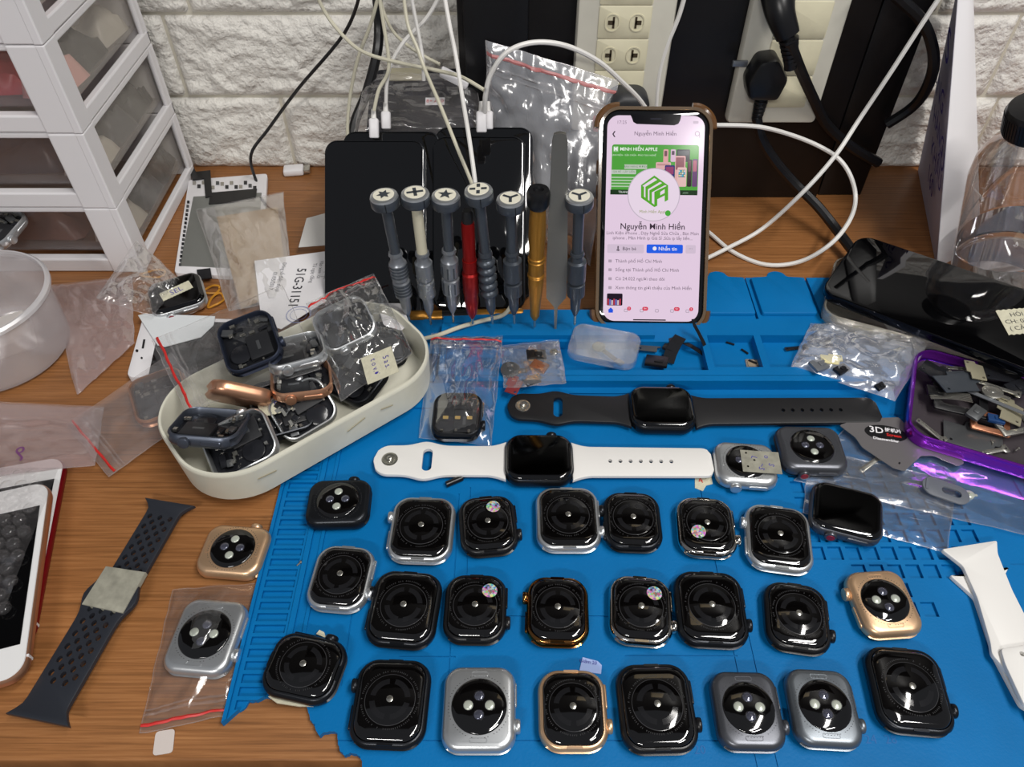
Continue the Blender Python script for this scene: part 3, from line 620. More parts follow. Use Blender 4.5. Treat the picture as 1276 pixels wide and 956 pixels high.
def watchA(t, big, m, small_lens=False):
    """back side up: metal back with a round black sensor disc of four lenses"""
    w, h = (.0364, .0420) if big else (.0333, .0386); k = 'A%d' % big
    link('case', shared(k+'case', lambda: G().loft(w, h, .0088, [(.003, .0010), (.0010, .0020), (.0002, .0034), (0, .0038), (0, .0050), (0, .0062), (.0001, .0066), (.0006, .0082), (.0013, .0093), (.0024, .0100), (.0040, .0103)], groove=(.0036, .0064, .0016), cs=10), ang=50), t, None, m)
    link('display_glass', shared(k+'glass', lambda: G().loft(w-.0012, h-.0012, .0082, [(.004, 0), (.0015, .0006), (.0003, .0016), (0, .0024)], cs=10)), t, None, BGL)
    rd = .0138 if big else .0128
    d = link('sensor_disc', shared(k+'disc', lambda: G().lathe([(rd, .0100), (rd, .0105), (rd*.96, .0109), (rd*.8, .0113), (rd*.5, .0117), (rd*.2, .0118), (.0006, .01185)], 48), ang=60), t, None, BCER)
    for i, (x, y) in enumerate(((0, .0046), (0, -.0046), (.0053, 0), (-.0053, 0))):
        link('lens', shared('lens', lambda: G().lathe([(.0025, -.0003), (.0024, .0002), (.0017, .0005), (.0007, .0007)], 18), ang=60), d, (x, y, .0117), LENSD if i < 2 else LENSW)
        link('lens_ring', shared('lensring', lambda: G().lathe([(.0028, -.0003), (.0028, .0001), (.0025, .0001)], 18, capt=False)), d, (x, y, .0117), mat('lens_surround', (26, 26, 30), .2))
    def rel():
        g = G(); o, i_ = rr(.0085, .0024, .0009, 4, 1), rr(.0079, .0018, .0007, 4, 1)
        return g.rings([[(x, y, .01025) for x, y in o], [(x, y, .01038) for x, y in o], [(x, y, .01038) for x, y in i_], [(x, y, .01025) for x, y in i_]], False, False)
    for s2 in (-1, 1): link('band_release', shared('Arel', rel), t, (0, s2*(h/2-.0048), 0), m)
    def ring():
        g = G()
        for a in range(0, 360, 6):
            if a % 42: g.box((rd+.0014)*math.cos(R(a)), (rd+.0014)*math.sin(R(a)), .01032, .0005, .0003, .00005)
        return g
    link('etched_ring', shared(k+'ring', ring), t, None, DOTS)
    return w, h
def watchF(t, big, m, old=False):
    """display side up"""
    w, h = (.0380, .0440) if big else (.0342, .0400)
    if old: w, h = .0364, .0420
    k = 'F%d%d' % (big, old); r = .0088 if old else .0108
    link('case', shared(k+'case', lambda: G().loft(w, h, r, [(.003, .0008), (.0012, .0010), (.0003, .0028), (0, .0038), (0, .0050), (0, .0062), (.0002, .0072), (.0007, .0082), (.0012, .0086)], groove=(.0036, .0064, .0016), cs=10)), t, None, m)
    g = link('display_glass', shared(k+'glass', lambda: G().loft(w-.0020, h-.0020, r-.001, [(0, .0080), (.0001, .0088), (.0006, .0096), (.0016, .0103), (.0030, .0106), (.0060, .0107)], cs=10), ang=60), t, None, BGL)
    link('lit_area', shared(k+'scr', lambda: G().loft(w-.0085, h-.0085, .0055, [(0, .01072), (.0001, .01074)], cs=6)), g, None, mat('sleeping_display', (1, 1, 1), .10))
    link('back', shared(k+'back', lambda: G().lathe([(.011, 0), (.0125, .0010)], 30)), t, None, BCER)
    return w, h
HR = [.0118]
def holo_st(t, x, y, z=.0112):
    rd = HR[0]; g = G(); v = []
    tb = ((0, .0118), (.35, .01167), (.6, .0114), (.78, .01113), (.92, .0109), (1., .0107), (9, .0107))
    def hz(a, b):
        u_ = math.hypot(a, b)/rd
        for (u0, h0), (u1, h1) in zip(tb, tb[1:]):
            if u_ <= u1: return h0+(h1-h0)*(u_-u0)/(u1-u0)
    rs = (0.0, .0014, .0028, .0042); 
    for r_ in rs: v += [(x+r_*math.cos(2*math.pi*i/24), y+r_*math.sin(2*math.pi*i/24), hz(x+r_*math.cos(2*math.pi*i/24), y+r_*math.sin(2*math.pi*i/24))+.00035) for i in range(24)]
    g.add(v, [(k*24+i, k*24+(i+1) % 24, k*24+24+(i+1) % 24, k*24+24+i) for k in range(3) for i in range(24)]); o = g.obj('holo_sticker', HOLO, t, ang=80); o['label'] = 'round rainbow sticker'; return o
GB = 'loose watches laid face down on the mat'
def put(kind, px, py, rot, big, m, label, side=1, cap=None, z=MZ, tilt=(0, 0), ztop=.0105, sticker=None, group=GB, name='smart_watch'):
    """px, py: middle of the upper face in the photograph. side=-1 turns the crown to the left"""
    t = thing(name, label, 'watch', (0, 0, 0), (0, 0, 0), group)
    q = P(px, py, z+ztop); t.matrix_world = T((q.x, q.y, z)) @ RX(tilt[0]) @ RY(tilt[1]) @ RZ(rot+(180 if side < 0 else 0))
    w, h = {'A': watchA, 'B': watchB, 'F': watchF, 'G': lambda t, b, m: watchF(t, b, m, True)}[kind](t, big, m)
    crown(t, w, h, m, cap)
    if sticker:
        a = R(-(rot+(180 if side < 0 else 0))); x, y = sticker; holo_st(t, x*math.cos(a)-y*math.sin(a), x*math.sin(a)+y*math.cos(a))
    return t
# first row
put('A', 421, 623, -88, 0, DRK, 'black aluminium watch lying sideways near the white tray, four sensor lenses', -1)
put('B', 525, 655, -2, 1, ALU, 'silver watch face down below the white strap buckle end, crown on its left', -1)
put('B', 608, 650, 6, 0, BLK, 'black watch with rainbow sticker at its upper right, under the white-banded watch', 1, sticker=(.0030, .0100))
put('B', 708, 642, 0, 1, ALU, 'large silver-rimmed watch touching crowns with a black one, centre of the first row')
put('B', 789, 645, -2, 0, DRK, 'small black watch right of the large silver-rimmed one, crown on its left', -1)
put('B', 881, 652, -4, 0, STL, 'steel watch with rainbow sticker at lower left of its dome', 1, sticker=(-.0062, -.0062))
put('B', 972, 666, -9, 1, ALU, 'silver watch with crown against the steel one, at the end of the first row', -1)
# second row
put('B', 424, 716, -5, 0, ALU, 'small silver watch left of all in the second row, beside the ruler edge')
put('B', 503, 754, -5, 1, DRK, 'black watch whose left crown touches the small silver one', -1)
put('B', 592, 754, -1, 0, BLK, 'black watch with rainbow sticker at its upper right, second row', 1, sticker=(.0078, .0082))
put('B', 695, 757, -2, 0, GDS, 'black-backed watch with dark gold rim and gold crown on its left', -1)
put('B', 799, 756, -5, 0, STL, 'polished steel watch with rainbow sticker at its upper right', 1, sticker=(.0080, .0075))
put('B', 887, 754, -3, 1, DRK, 'large black watch beside the polished steel one, crown on its right')
put('B', 995, 765, -9, 0, BLK, 'black watch tilted clockwise between large black and rose gold ones')
put('A', 1103, 748, 7-3, 0, GLD, 'rose gold watch on the right by the grid cells, crown on its left', -1)
# third row
t = put('B', 378, 828, 78, 0, DRK, 'black watch on the torn mat corner with a white strip under its lower edge')
put('B', 486, 872, -2, 1, DRK, 'large black watch next to the torn mat edge, crown on its left', -1)
put('A', 597, 880, 0, 1, ALU, 'silver aluminium watch in the front row, round black sensor disc')
put('B', 714, 881, 0, 0, GLD, 'gold-rimmed watch in the front row with lilac slip behind it')
put('B', 819, 878, 1, 1, BLK, 'large glossy black watch right of the gold-rimmed one')
put('A', 933, 882, -1, 0, GRY, 'space grey watch in the front row, left one of the grey pair')
put('A', 1028, 879, -3, 0, GRL, 'lighter grey watch, right one of the grey pair in the front row')
put('B', 1136, 856, -8+3, 1, DRK, 'large dark grey watch at the right end of the front row')
# others on the mat
put('G', 1057, 634, -108, 1, GRY, 'dark watch screen up on clear film, red-tipped crown towards viewer', 1, REDC, group='watches showing their screens')
put('A', 1012, 556, -92, 1, GRY, 'space grey watch sideways under the black strap, red-tipped crown', 1, REDC)
t = put('A', 930, 575, -95, 0, ALU, 'silver watch with grubby tape across its sensors at the white strap end', 1)
g = G(); g.box(0, 0, 0, .017, .024, .0004); o = g.obj('tape_patch', TAPG, t, (.001, .0085, .0122)); o['label'] = 'grubby cream tape'
for i, (s, x, y) in enumerate((('o', -.004, .004), ('S', .002, .006), ('~5', .004, .000), ('L', -.003, -.004))): text(s, .005, INK, o, T((x, y, .00025)) @ RZ(-20))
put('A', 290, 683, -95, 0, GLD, 'gold watch lying sideways alone on the wooden desk', -1, z=0, group='watches on the bare desk')
bw = put('A', 255, 790, -5, 1, ALU, 'silver watch sealed in a small bag on the wooden desk', z=.0006, group='watches on the bare desk')
t = put('G', 219, 362, 24-90, 1, ALU, 'silver watch with paper label and red-tipped crown by the drawers', 1, REDC, z=.005, tilt=(8, 0), group='watches on the bare desk')
tp = prism([(-.012+i*.0012, -.0045+(.0004 if i % 2 else 0)) for i in range(21)]+[(.012-i*.0012, .0045+(.0004 if i % 2 else 0)) for i in range(21)], 0, .0003).obj('paper_label', TAPE, t, (0, .001, .0109)); tp.rotation_euler = (0, 0, R(102)); text('SEL', .007, INK, tp, T((0, 0, .00035)))
G().lathe([(.0150, 0), (.0158, .0008), (.0158, .0035), (.0145, .0042)], 36).obj('charging_puck', WPLA, None, P(232, 378, .0)); tag(bpy.data.objects['charging_puck'], 'round white charging puck under the labelled watch', 'charger')
# ---------------------------------------------------------------- banded watches
def band_piece(kind, L, m, t, M, name, w0=.0236):
    """kind 'pin': buckle end with a pin and a slot; kind 'holes': tongue with a row of holes. x runs from the case outwards"""
    def half(u):
        if u < .012: return w0/2*(1+.30*(1-u/.012)**1.7)
        if kind == 'pin':
            b = math.exp(-((u-(L-.0330))/.0085)**2)*.0032; return w0/2+b
        return w0/2-.0006*min(1, u/L)
    n = 44; top = []; endr = .0105 if kind == 'pin' else .006
    for i in range(n+1):
        u = L*i/n; hw = half(u)
        if u > L-endr: k = (u-(L-endr))/endr; hw = (half(L-endr)-(endr if kind == 'pin' else .005))+(endr if kind == 'pin' else .005)*math.sqrt(max(0, 1-k*k))
        top.append((u, max(hw, .0005)))
    pts = [(u, -h) for u, h in top]+[(u, h) for u, h in reversed(top)]
    holes = []
    if kind == 'pin': holes.append([(L-.0345+x, y) for x, y in rr(.0062, .0175, .0030, 5, 1)])
    else: holes += [circ(L-.0225-i*.0065-.004, 0, .0013, .0015, 12) for i in range(7)]
    g = prism(pts, 0, .0024, .0008, holes); o = G(); o.add(g.v, g.f, M); b = o.obj(name, m, t)
    if kind == 'pin':
        G().lathe([(.0052, 0), (.0052, .0006), (.0040, .0008), (.0030, .0004), (.0014, .0006), (.0016, .0022), (.0010, .0026)], 22, M=M @ T((L-.0105, 0, .0023))).obj('pin', NICK, b)
    return b
def banded(px, py, rot, big, m, strap, label, L1, L2, M1, M2):
    q = P(px, py, MZ+.0125); t = thing('smart_watch', label, 'watch', (q.x, q.y, MZ+.0007), (0, 0, R(rot)), 'watches with their bands on')
    w, h = watchF(t, big, m) ; crown(t, w, h, m, None)
    band_piece('pin', L1, strap, t, T((0, h/2-.001, .0028)) @ RZ(90) @ M1, 'band'); band_piece('holes', L2, strap, t, T((0, -h/2+.001, .0028)) @ RZ(-90) @ M2, 'band')
    return t
banded(826, 503, 88.5, 1, DRK, BLKR, 'black watch screen up on a black band stretched across the mat', .0835, .1270, RZ(-1), RZ(2))
banded(672, 566, 89.5, 1, DRK, WHT, 'black watch screen up on a white band stretched across the mat', .0850, .0900, RZ(0), RZ(0))

# ---------------------------------------------------------------- screwdrivers
def star(n, r1, r2, a0=0): return [((r1 if i % 2 == 0 else r2)*math.cos(math.pi*i/n+a0), (r1 if i % 2 == 0 else r2)*math.sin(math.pi*i/n+a0)) for i in range(2*n)]
def bar(cx, cy, w_, h_, a): c, s2 = math.cos(R(a)), math.sin(R(a)); return [(cx+x*c-y*s2, cy+x*s2+y*c) for x, y in ((-w_/2, -h_/2), (w_/2, -h_/2), (w_/2, h_/2), (-w_/2, h_/2))]
SY = {'star6': [star(6, .0047, .0024, .3)], 'cross': [bar(0, 0, .0105, .0021, 12), bar(0, 0, .0021, .0090, 12)], 'star5': [star(5, .0052, .0021, .25)],
      'plus': [bar(.0036, 0, .0036, .0022, 0), bar(-.0036, 0, .0036, .0022, 0), bar(0, .0036, .0022, .0036, 0), bar(0, -.0036, .0022, .0036, 0)],
      'tri': [bar(.0024, .0014, .0052, .0019, 30), bar(-.0024, .0014, .0052, .0019, 150), bar(0, -.0026, .0019, .0052, 0)]}
YT = .4140
def driver(cap, tip, sym, style, label, shaft=TOOLD, grip=TOOL):
    b = V(tip[0], tip[1], YT); a = V(cap[0], cap[1], YT-.001); a.z += .000
    L = (a-b).length; t = thing('screwdriver', label, 'screwdriver', b, (0, 0, 0), 'precision screwdrivers standing in the mat rail')
    t.matrix_world = aim(b, a)
    G().lathe([(.0004, 0), (.0009, .001), (.0011, .012), (.0013, .018)], 12).obj('bit', NICK, t)
    g = G(); g.lathe([(.0014, .010), (.0034, .016), (.0040, .026), (.0040, .0285)], 20)
    n = 4 if style == 'bulb' else 2
    if style in ('ring', 'slot', 'dots'):
        g.lathe([(.0046, .0285), (.0061, .0295), (.0061, .0420), (.0046, .0428), (.0046, .0440), (.0061, .0450), (.0061, .0580), (.0044, .0600), (.0040, .0640), (.0050, .0650), (.0046, .0670)], 28)
    elif style == 'bulb':
        g.lathe([(.0040, .0285)]+[(.0046+.0020*math.sin(math.pi*(i % 6)/5.), .0285+.0335*i/30) for i in range(31)]+[(.0044, .0630), (.0050, .0640), (.0044, .0670)], 28)
    elif style == 'step':
        g.lathe([(.0046, .0285), (.0062, .0295), (.0062, .0400), (.0044, .0408), (.0044, .0420), (.0064, .0430), (.0064, .0590), (.0044, .0600), (.0040, .0640), (.0050, .0650), (.0046, .0670)], 28)
    elif style == 'red':
        g = G().lathe([(.0012, .006), (.0038, .012), (.0050, .022), (.0050, .0300), (.0056, .0310), (.0056, .0480), (.0042, .0495), (.0050, .0505), (.0050, .0600)], 24)
    elif style == 'gold':
        g = G().lathe([(.0016, .008), (.0034, .012), (.0036, .018), (.0044, .030), (.0054, .042), (.0054, .048), (.0050, .050), (.0054, .052), (.0054, .060), (.0050, .0615), (.0054, .0635), (.0050, .066), (.0058, .082), (.0056, .095), (.0050, L-.012)], 24)
        for z_ in (.049, .0505, .062, .065): g.lathe([(.0052, z_-.0007), (.0059, z_), (.0052, z_+.0007)], 24)
    gr = g.obj('grip', grip, t)
    d = G()
    if style == 'ring':
        for i in range(4):
            d.lathe([(.0062, .0315+i*.0027), (.0065, .0325+i*.0027), (.0062, .0333+i*.0027)], 24, capb=False, capt=False); d.lathe([(.0062, .0472+i*.0027), (.0065, .0482+i*.0027), (.0062, .0490+i*.0027)], 24, capb=False, capt=False)
    elif style == 'dots':
        for i in range(8):
            for j in range(4): a_ = math.pi*2*(i+.5*(j % 2))/8; d.lathe([(.0006, 0), (.0005, .0003)], 8, M=T((.0060*math.cos(a_), .0060*math.sin(a_), .0325+j*.0052)) @ Matrix.Rotation(a_, 4, 'Z') @ RY(90))
    elif style == 'slot' or style == 'step':
        for i in range(9):
            a_ = math.pi*2*i/9
            for z_ in ((.0358, .0500) if style == 'slot' else (.0348, .0508)): d.box(.0061 if style == 'slot' else .0062, 0, z_, .0006, .0010, .009, M=Matrix.Rotation(a_, 4, 'Z'))
    if d.v: d.obj('grip_detail', NICK if style == 'dots' else TOOLD, gr)
    if style not in ('red', 'gold'):
        G().lathe([(.0036, .0660), (.0036, L-.006)], 18).obj('shaft', shaft, t)
    elif style == 'red':
        G().lathe([(.0044, .0600), (.0044, L-.010), (.0040, L-.009)], 18).obj('shaft', REDM, t)
        G().lathe([(.0036, L-.0095), (.0036, L-.002), (.0028, L)], 18).obj('swivel_cap', BLKR, t)
        text('PRECISION', .0042, NICK, t, T((-.0002, -.0046, .084)) @ RZ(0) @ RX(90) @ RZ(90))
    if style == 'gold':
        c = G().lathe([(.0060, L-.013), (.0074, L-.010), (.0076, L-.003), (.0066, L), (.0034, L), (.0028, L-.0015), (.0014, L-.0015)], 28).obj('swivel_cap', BLK, t)
    elif sym:
        c = G().lathe([(.0060, L-.0085), (.0088, L-.0078), (.0092, L-.0070), (.0092, L-.0018), (.0085, L-.0008)], 36).obj('swivel_cap', TOOLD, t)
        G().lathe([(.0091, L-.0018), (.0086, L-.0003), (.0070, L+.0002)], 36).obj('cap_bevel', ALU, c)
        G().box(0, -.0092, L-.0045, .0005, .0003, .0062).obj('cap_mark', BLK, c)
        i_ = G().lathe([(.0068, L+.0001), (.0067, L+.0005)], 32).obj('symbol_disc', CREAM, c)
        Mi = t.matrix_world.to_3x3().inverted().to_4x4(); g = G()
        x = (Mi @ Vector((1, 0, 0))); ang = math.atan2(x.y, x.x)
        for q in SY[sym]:
            g.add([(x_, y_, L+.0007) for x_, y_ in q], [tuple(range(len(q)))], Matrix.Rotation(ang, 4, 'Z'))
        g.obj('symbol', TOOLD, i_, smooth=False)
driver((478, 243), (511, 405), 'star6', 'ring', 'grey screwdriver with six-point star on its cap, leftmost in the rail')
driver((517, 240), (537, 405), 'cross', 'dots', 'screwdriver with a cross on its cap and cream tape on its shaft', shaft=mat('taped_shaft', (206, 200, 176), .6))
driver((555, 243), (565, 402), 'star5', 'slot', 'grey screwdriver with a five-point star on its cap', grip=TOOL)
driver((582, 262), (589, 404), None, 'red', 'red metal screwdriver between two grey ones', grip=REDM)
driver((596, 236), (614, 404), 'plus', 'bulb', 'grey screwdriver with a dotted plus on its cap and ribbed grip', grip=TOOLD)
driver((636, 247), (641, 404), 'tri', 'step', 'grey screwdriver with a three-arm star beside the gold one', grip=TOOLD)
driver((671, 236), (666, 408), None, 'gold', 'gold screwdriver with a black swivel cap', grip=BRS)
driver((722, 244), (716, 405), 'tri', 'step', 'grey screwdriver with a three-arm star nearest the lit phone', grip=TOOLD)
b = V(692, 410, YT+.001); a = V(698, 165, YT+.001)
t = thing('steel_tweezers', 'flat steel tweezers standing upright between gold and last screwdriver', 'tweezers', b); t.matrix_world = aim(b, a)
L = (a-b).length; x = t.matrix_world.to_3x3().inverted() @ Vector((1, 0, 0)); Mt = Matrix.Rotation(math.atan2(x.y, x.x), 4, 'Z')
for s2 in (-1, 1):
    pts = [(-.0008, 0), (.0008, 0), (.0012, .022), (.0070, .031), (.0072, .060), (.0046, L-.006), (.0035, L-.001), (0, L), (-.0035, L-.001), (-.0046, L-.006), (-.0072, .060), (-.0070, .031), (-.0012, .022)]
    g = prism(pts, 0, .0010, .0002); o = G(); o.add([(p[0], p[2]+s2*.0009, p[1]) for p in g.v], [tuple(reversed(f)) for f in g.f], Mt); o.obj('arm', mat('brushed_steel', (132, 130, 124), .3, .55), t)
# brass handled tool lying behind the rail
q0, q1 = P(508, 396, .0068), P(652, 392, .0068)
t = thing('brass_tool_handle', 'brass rod-like tool lying behind the screwdrivers', 'tool', q0); t.matrix_world = aim(q0, q1); L = (q1-q0).length
G().lathe([(.0042, 0), (.0052, .001), (.0052, .012), (.0045, .013), (.0045, .016), (.0054, .017), (.0054, .032), (.0046, .033), (.0046, .038), (.0052, .040), (.0052, L-.022), (.0046, L-.020), (.0052, L-.012), (.0052, L-.002), (.0044, L)], 24).obj('handle', BRS, t)
G().lathe([(.0055, L*.30), (.0055, L*.55)], 24).obj('knurled_sleeve', BLK, t)
for i, (x_, z_) in enumerate([(655, 352+6*k) for k in range(8)]):
    pass
# ---------------------------------------------------------------- drawer unit
DX, DY0, DY1 = -.3050, .4990, .6520
dr = thing('drawer_unit', 'white plastic drawer tower with smoky translucent drawers at left', 'drawers', (DX, DY0, 0))
TH = .0625; DW = .26; DD = DY1-DY0
for k in range(5):
    z = k*TH; g = G()
    def bx(x0, x1, y0, y1, z0, z1, b=.0012): g.box((x0+x1)/2, (y0+y1)/2, (z0+z1)/2, x1-x0, y1-y0, z1-z0, b)
    bx(-.026, -.0045, 0, .0080, z, z+TH-.0004); bx(-.0060, .0004, -.0003, .0180, z, z+TH-.0004, .0008)      # front corner post, an angle
    bx(-.0045, -.0005, DD-.010, DD, z, z+TH-.0004)                                      # rear post
    bx(-.0060, 0, .004, DD, z, z+.0105); bx(-.0040, -.0010, .004, DD, z+TH-.0060, z+TH-.0004)    # side rails
    bx(-DW, -.02, .0008, .009, z+.0003, z+.0130); bx(-DW, -.02, .002, .008, z+TH-.0050, z+TH-.0004)          # front rails
    bx(-DW, 0, DD-.004, DD, z, z+TH-.0004)
    g.obj('tier_frame', WPLA, dr, ang=15)
    # drawer: translucent tub
    d = G(); d.box(-.0075, DD/2+.004, z+.036, .0012, DD-.018, .044, .0003); d.obj('drawer_side', DRWS, dr)
    d = G(); d.box(-DW/2-.015, .0120, z+.036, DW-.028, .0014, .044, .0003); d.obj('drawer_front', DRW, dr)
    d = G(); d.box(-DW/2-.005, DD/2+.004, z+.0150, DW-.012, DD-.018, .0012, .0002); d.obj('drawer_floor', DRWS, dr)
random.seed(11)
PC = {'dull red': (214, 90, 96), 'pinkish': (244, 186, 182), 'dark grey': (60, 62, 70), 'pale grey': (205, 200, 192), 'black': (26, 26, 30), 'brownish': (130, 96, 86)}
CN = ['bottom drawer', 'second drawer up', 'third drawer up', 'topmost drawer']
plan = [(0, 'side', .030, 'pale grey'), (0, 'side', .075, 'dark grey'), (0, 'side', .118, 'black'), (0, 'front', -.09, 'brownish'), (0, 'front', -.17, 'dark grey'),
        (1, 'side', .030, 'pale grey'), (1, 'side', .070, 'dark grey'), (1, 'side', .112, 'black'), (1, 'front', -.08, 'dark grey'), (1, 'front', -.16, 'pale grey'),
        (2, 'side', .028, 'pinkish'), (2, 'side', .068, 'black'), (2, 'side', .112, 'pale grey'), (2, 'front', -.08, 'dull red'), (2, 'front', -.16, 'brownish'),
        (3, 'side', .030, 'dull red'), (3, 'side', .072, 'dark grey'), (3, 'side', .115, 'pinkish'), (3, 'front', -.08, 'brownish')]
for (k, w_, d_, cn) in plan:
    x, y = (DX-.026, DY0+d_+.010) if w_ == 'side' else (DX+d_, DY0+.045); z = k*TH+.0165; g = G(); n = 12
    sx, sy, hz_ = (.030, .040, .030) if w_ == 'side' else (.075, .045, .030); v = []
    for j in range(n+1):
        for i in range(n+1):
            a_, b_ = i/n-.5, j/n-.5; e = max(0, min(.5-abs(a_), .5-abs(b_)))/.5; q = Vector((a_*3+k, b_*3+d_*90, 1.)); v.append((a_*sx, b_*sy, hz_*(e**.4)*(.75+.5*noise.noise(q*1.5)+.22*noise.noise(q*4))))
    nn = (n+1)**2; v += [(p[0], p[1], 0) for p in v]; f = [(j*(n+1)+i, j*(n+1)+i+1, (j+1)*(n+1)+i+1, (j+1)*(n+1)+i) for j in range(n) for i in range(n)]; f += [tuple(nn+i for i in reversed(q)) for q in f]
    g.add(v, f); o = g.obj('parts_pouch', mat(cn.replace(' ', '_')+'_pouch', PC[cn], .35), None, (x, y, z), ang=60); o.rotation_euler = (0, 0, R(random.uniform(-8, 8)))
    tag(o, '%s pouch seen through the %s of the %s, %s' % (cn, w_, CN[k], {'side': 'near its front' if d_ < .05 else 'midway back' if d_ < .1 else 'near the wall', 'front': 'by the corner post' if d_ > -.1 else 'further left'}[w_]), 'pouch', 'pouches inside the drawers')
# ---------------------------------------------------------------- frosted tub
q = P(8, 438, 0); t = thing('plastic_tub', 'round frosted plastic tub at left edge in front of drawers', 'tub', (q.x-.002, q.y, .0004))
G().lathe([(.040, .0012), (.0455, .001), (.0475, .003), (.0515, .052), (.0503, .052), (.0463, .0040), (.040, .0024)], 56, capb=True, capt=True).obj('tub_wall', TUBP, t)
G().lathe([(.0515, .0495), (.0535, .0500), (.0535, .0525), (.0520, .0540), (.0506, .0540), (.0503, .0495)], 56, capb=False, capt=False).obj('rim', TUBR, t)
o = G().loft(.05, .034, .003, [(.002, 0), (0, .002), (0, .012), (.002, .014)]).obj('packet', mat('pale_packet', (190, 184, 180), .6), None, (q.x-.004, q.y+.002, .0034)); o.rotation_euler = (0, 0, R(30)); tag(o, 'pale packet lying inside the frosted tub', 'packet')

# ---------------------------------------------------------------- open watch shells
def shell(px, py, z, rot, m, label, tilt=(0, 0), big=False, side=1, cap=None, sd=1, tape=False, closed=False, group='opened watch cases in the white tray', loc=None):
    q = loc or P(px, py, z); t = thing('watch_case', label, 'watch case', (0, 0, 0), (0, 0, 0), group)
    t.matrix_world = T(q) @ RX(tilt[0]) @ RY(tilt[1]) @ RZ(rot) @ T((0, 0, -.005))
    w, h = (.0370, .0430) if big else (.0336, .0390)
    link('shell', shared('shell%d' % big, lambda: G().loft(w, h, .0098, [(.004, .0002), (.0018, .0008), (.0004, .0026), (0, .0038), (0, .0050), (0, .0062), (.0003, .0078), (.0010, .0090), (.0018, .0093), (.0022, .0088), (.0024, .0030), (.003, .0024)], groove=(.0036, .0064, .0016), cs=9)), t, None, m)
    crown(t, w, h, m, cap)
    inn = link('inner_well', shared('well%d' % big, lambda: G().loft(w-.0046, h-.0046, .0078, [(0, .0026), (.0001, .0036)], cs=6)), t, None, CHIP)
    random.seed(sd)
    link('battery', shared('bat', lambda: G().box(0, 0, 0, .0150, .0190, .0030, .0005)), t, (.0055, -.0050, .0058), mat('battery_black', (30, 31, 34), .45))
    link('battery_label', shared('batl', lambda: G().box(0, 0, 0, .0020, .0070, .0001)), t, (.0050, -.005, .00736), CHIPG)
    link('flex_coil', shared('coil', lambda: G().lathe([(.0065, 0), (.0070, .0008), (.0070, .0016), (.0060, .0020)], 24)), t, (-.0075, -.006, .0040), CHIP)
    g = G()
    for i in range(9):
        x_ = random.uniform(-w/2+.005, w/2-.005); y_ = random.choice((random.uniform(h/2-.010, h/2-.005), random.uniform(-h/2+.004, -h/2+.007), random.uniform(.004, .012)))
        g.box(x_, y_, .0068+random.uniform(0, .001), random.uniform(.001, .004), random.uniform(.0008, .003), .0015)
    g.obj('metal_bits', NICK, t)['kind'] = 'stuff'
    for i in range(5):
        x_ = random.uniform(-w/2+.005, w/2-.005); y_ = random.uniform(.0055, h/2-.006); G().box(0, 0, 0, random.uniform(.004, .009), random.uniform(.002, .006), .0016, .0002).obj('chip', [CHIP, CHIPG, CHIP][i % 3], t, (x_, y_, .0056+i*.0003)).rotation_euler = (0, 0, random.uniform(-.5, .5))
    if tape:
        o = prism([(-.014+i*.0014, -.006+(.0005 if i % 2 else 0)) for i in range(21)]+[(.014, .007), (-.014, .007)], 0, .0004).obj('tape_patch', TAPE, t, (.000, .000, .0098)); text('5 T', .007, INK, o, T((0, .0005, .0005)))
    return t
u = (.774, .633); n_ = (-.633, .774)
def TR(a, b, z=0): return Vector((a*u[0]+b*n_[0], a*u[1]+b*n_[1], z))
tc_ = TR(.1085, .3530)
tr = thing('parts_tray', 'off-white oblong tray heaped with opened watches, scuffed front corner', 'tray', (tc_.x, tc_.y, .0088), (0, 0, R(39.3)))
o = G(); Lw, Lh, Lr = .176, .098, .039
o.loft(Lw, Lh, Lr, [(.008, 0), (.0030, .0010), (.0012, .003), (0, .026), (0, .0276), (.0008, .0288), (.0022, .0288), (.0028, .0276), (.0042, .004), (.012, .0022)], cs=14); o.obj('tray_wall', BONE, tr)
for x, y, l, rz in ((-.050, -.0493, .012, 8), (.012, -.0493, .014, -14), (.035, -.0493, .009, 12)):
    g = G(); g.box(0, 0, 0, l, .0003, .0008); s_ = g.obj('scuff', mat('brown_scuff', (166, 158, 132), .7), tr, (x, y, .019)); s_.rotation_euler = (0, R(rz), 0)
shell(369, 440, .049, 20-90, ALU, 'silver opened watch case on top of the heap, crown towards viewer', (-8, -4), sd=1)
shell(376, 474, .042, 14-90, RSE, 'rose gold opened case just under the silver one', (-4, 4), sd=2)
shell(298, 492, .043, 30+90, RSE, 'rose gold case standing on its side, left of the heap centre', (-62, 6), sd=3)
shell(262, 533, .042, -2-90, mat('blue_grey_aluminium', (92, 98, 110), .35, .8), 'blue grey opened case hanging over the left tray rim', (-20, 4), True, sd=4)
shell(350, 512, .036, 24, DRK, 'dark watch case with a strip of written tape across it', (10, 10), True, sd=5, tape=True, loc=TR(.0900, .3440, .030))
shell(382, 524, .033, 33+90, ALU, 'silver watch case leaning on the front tray wall', (30, 6), sd=6, loc=P(384, 520, .032)+Vector((-.0045, .0065, 0)))
shell(302, 573, .026, 28+90, ALU, 'silver opened case in the rounded front-left end of the tray', (22, -2), True, sd=7, loc=TR(.0560, .3325, .031))
shell(330, 512, .028, -40, DRK, 'black case buried in the middle of the tray', (-15, 8), sd=9, loc=TR(.074, .352, .018))
shell(440, 470, .022, 60, DRK, 'dark case at the bottom of the tray under the bag', (12, 0), True, sd=12)
shell(476, 430, .020, 15, DRK, 'dark case near the right end of the tray', (8, 8), sd=13)
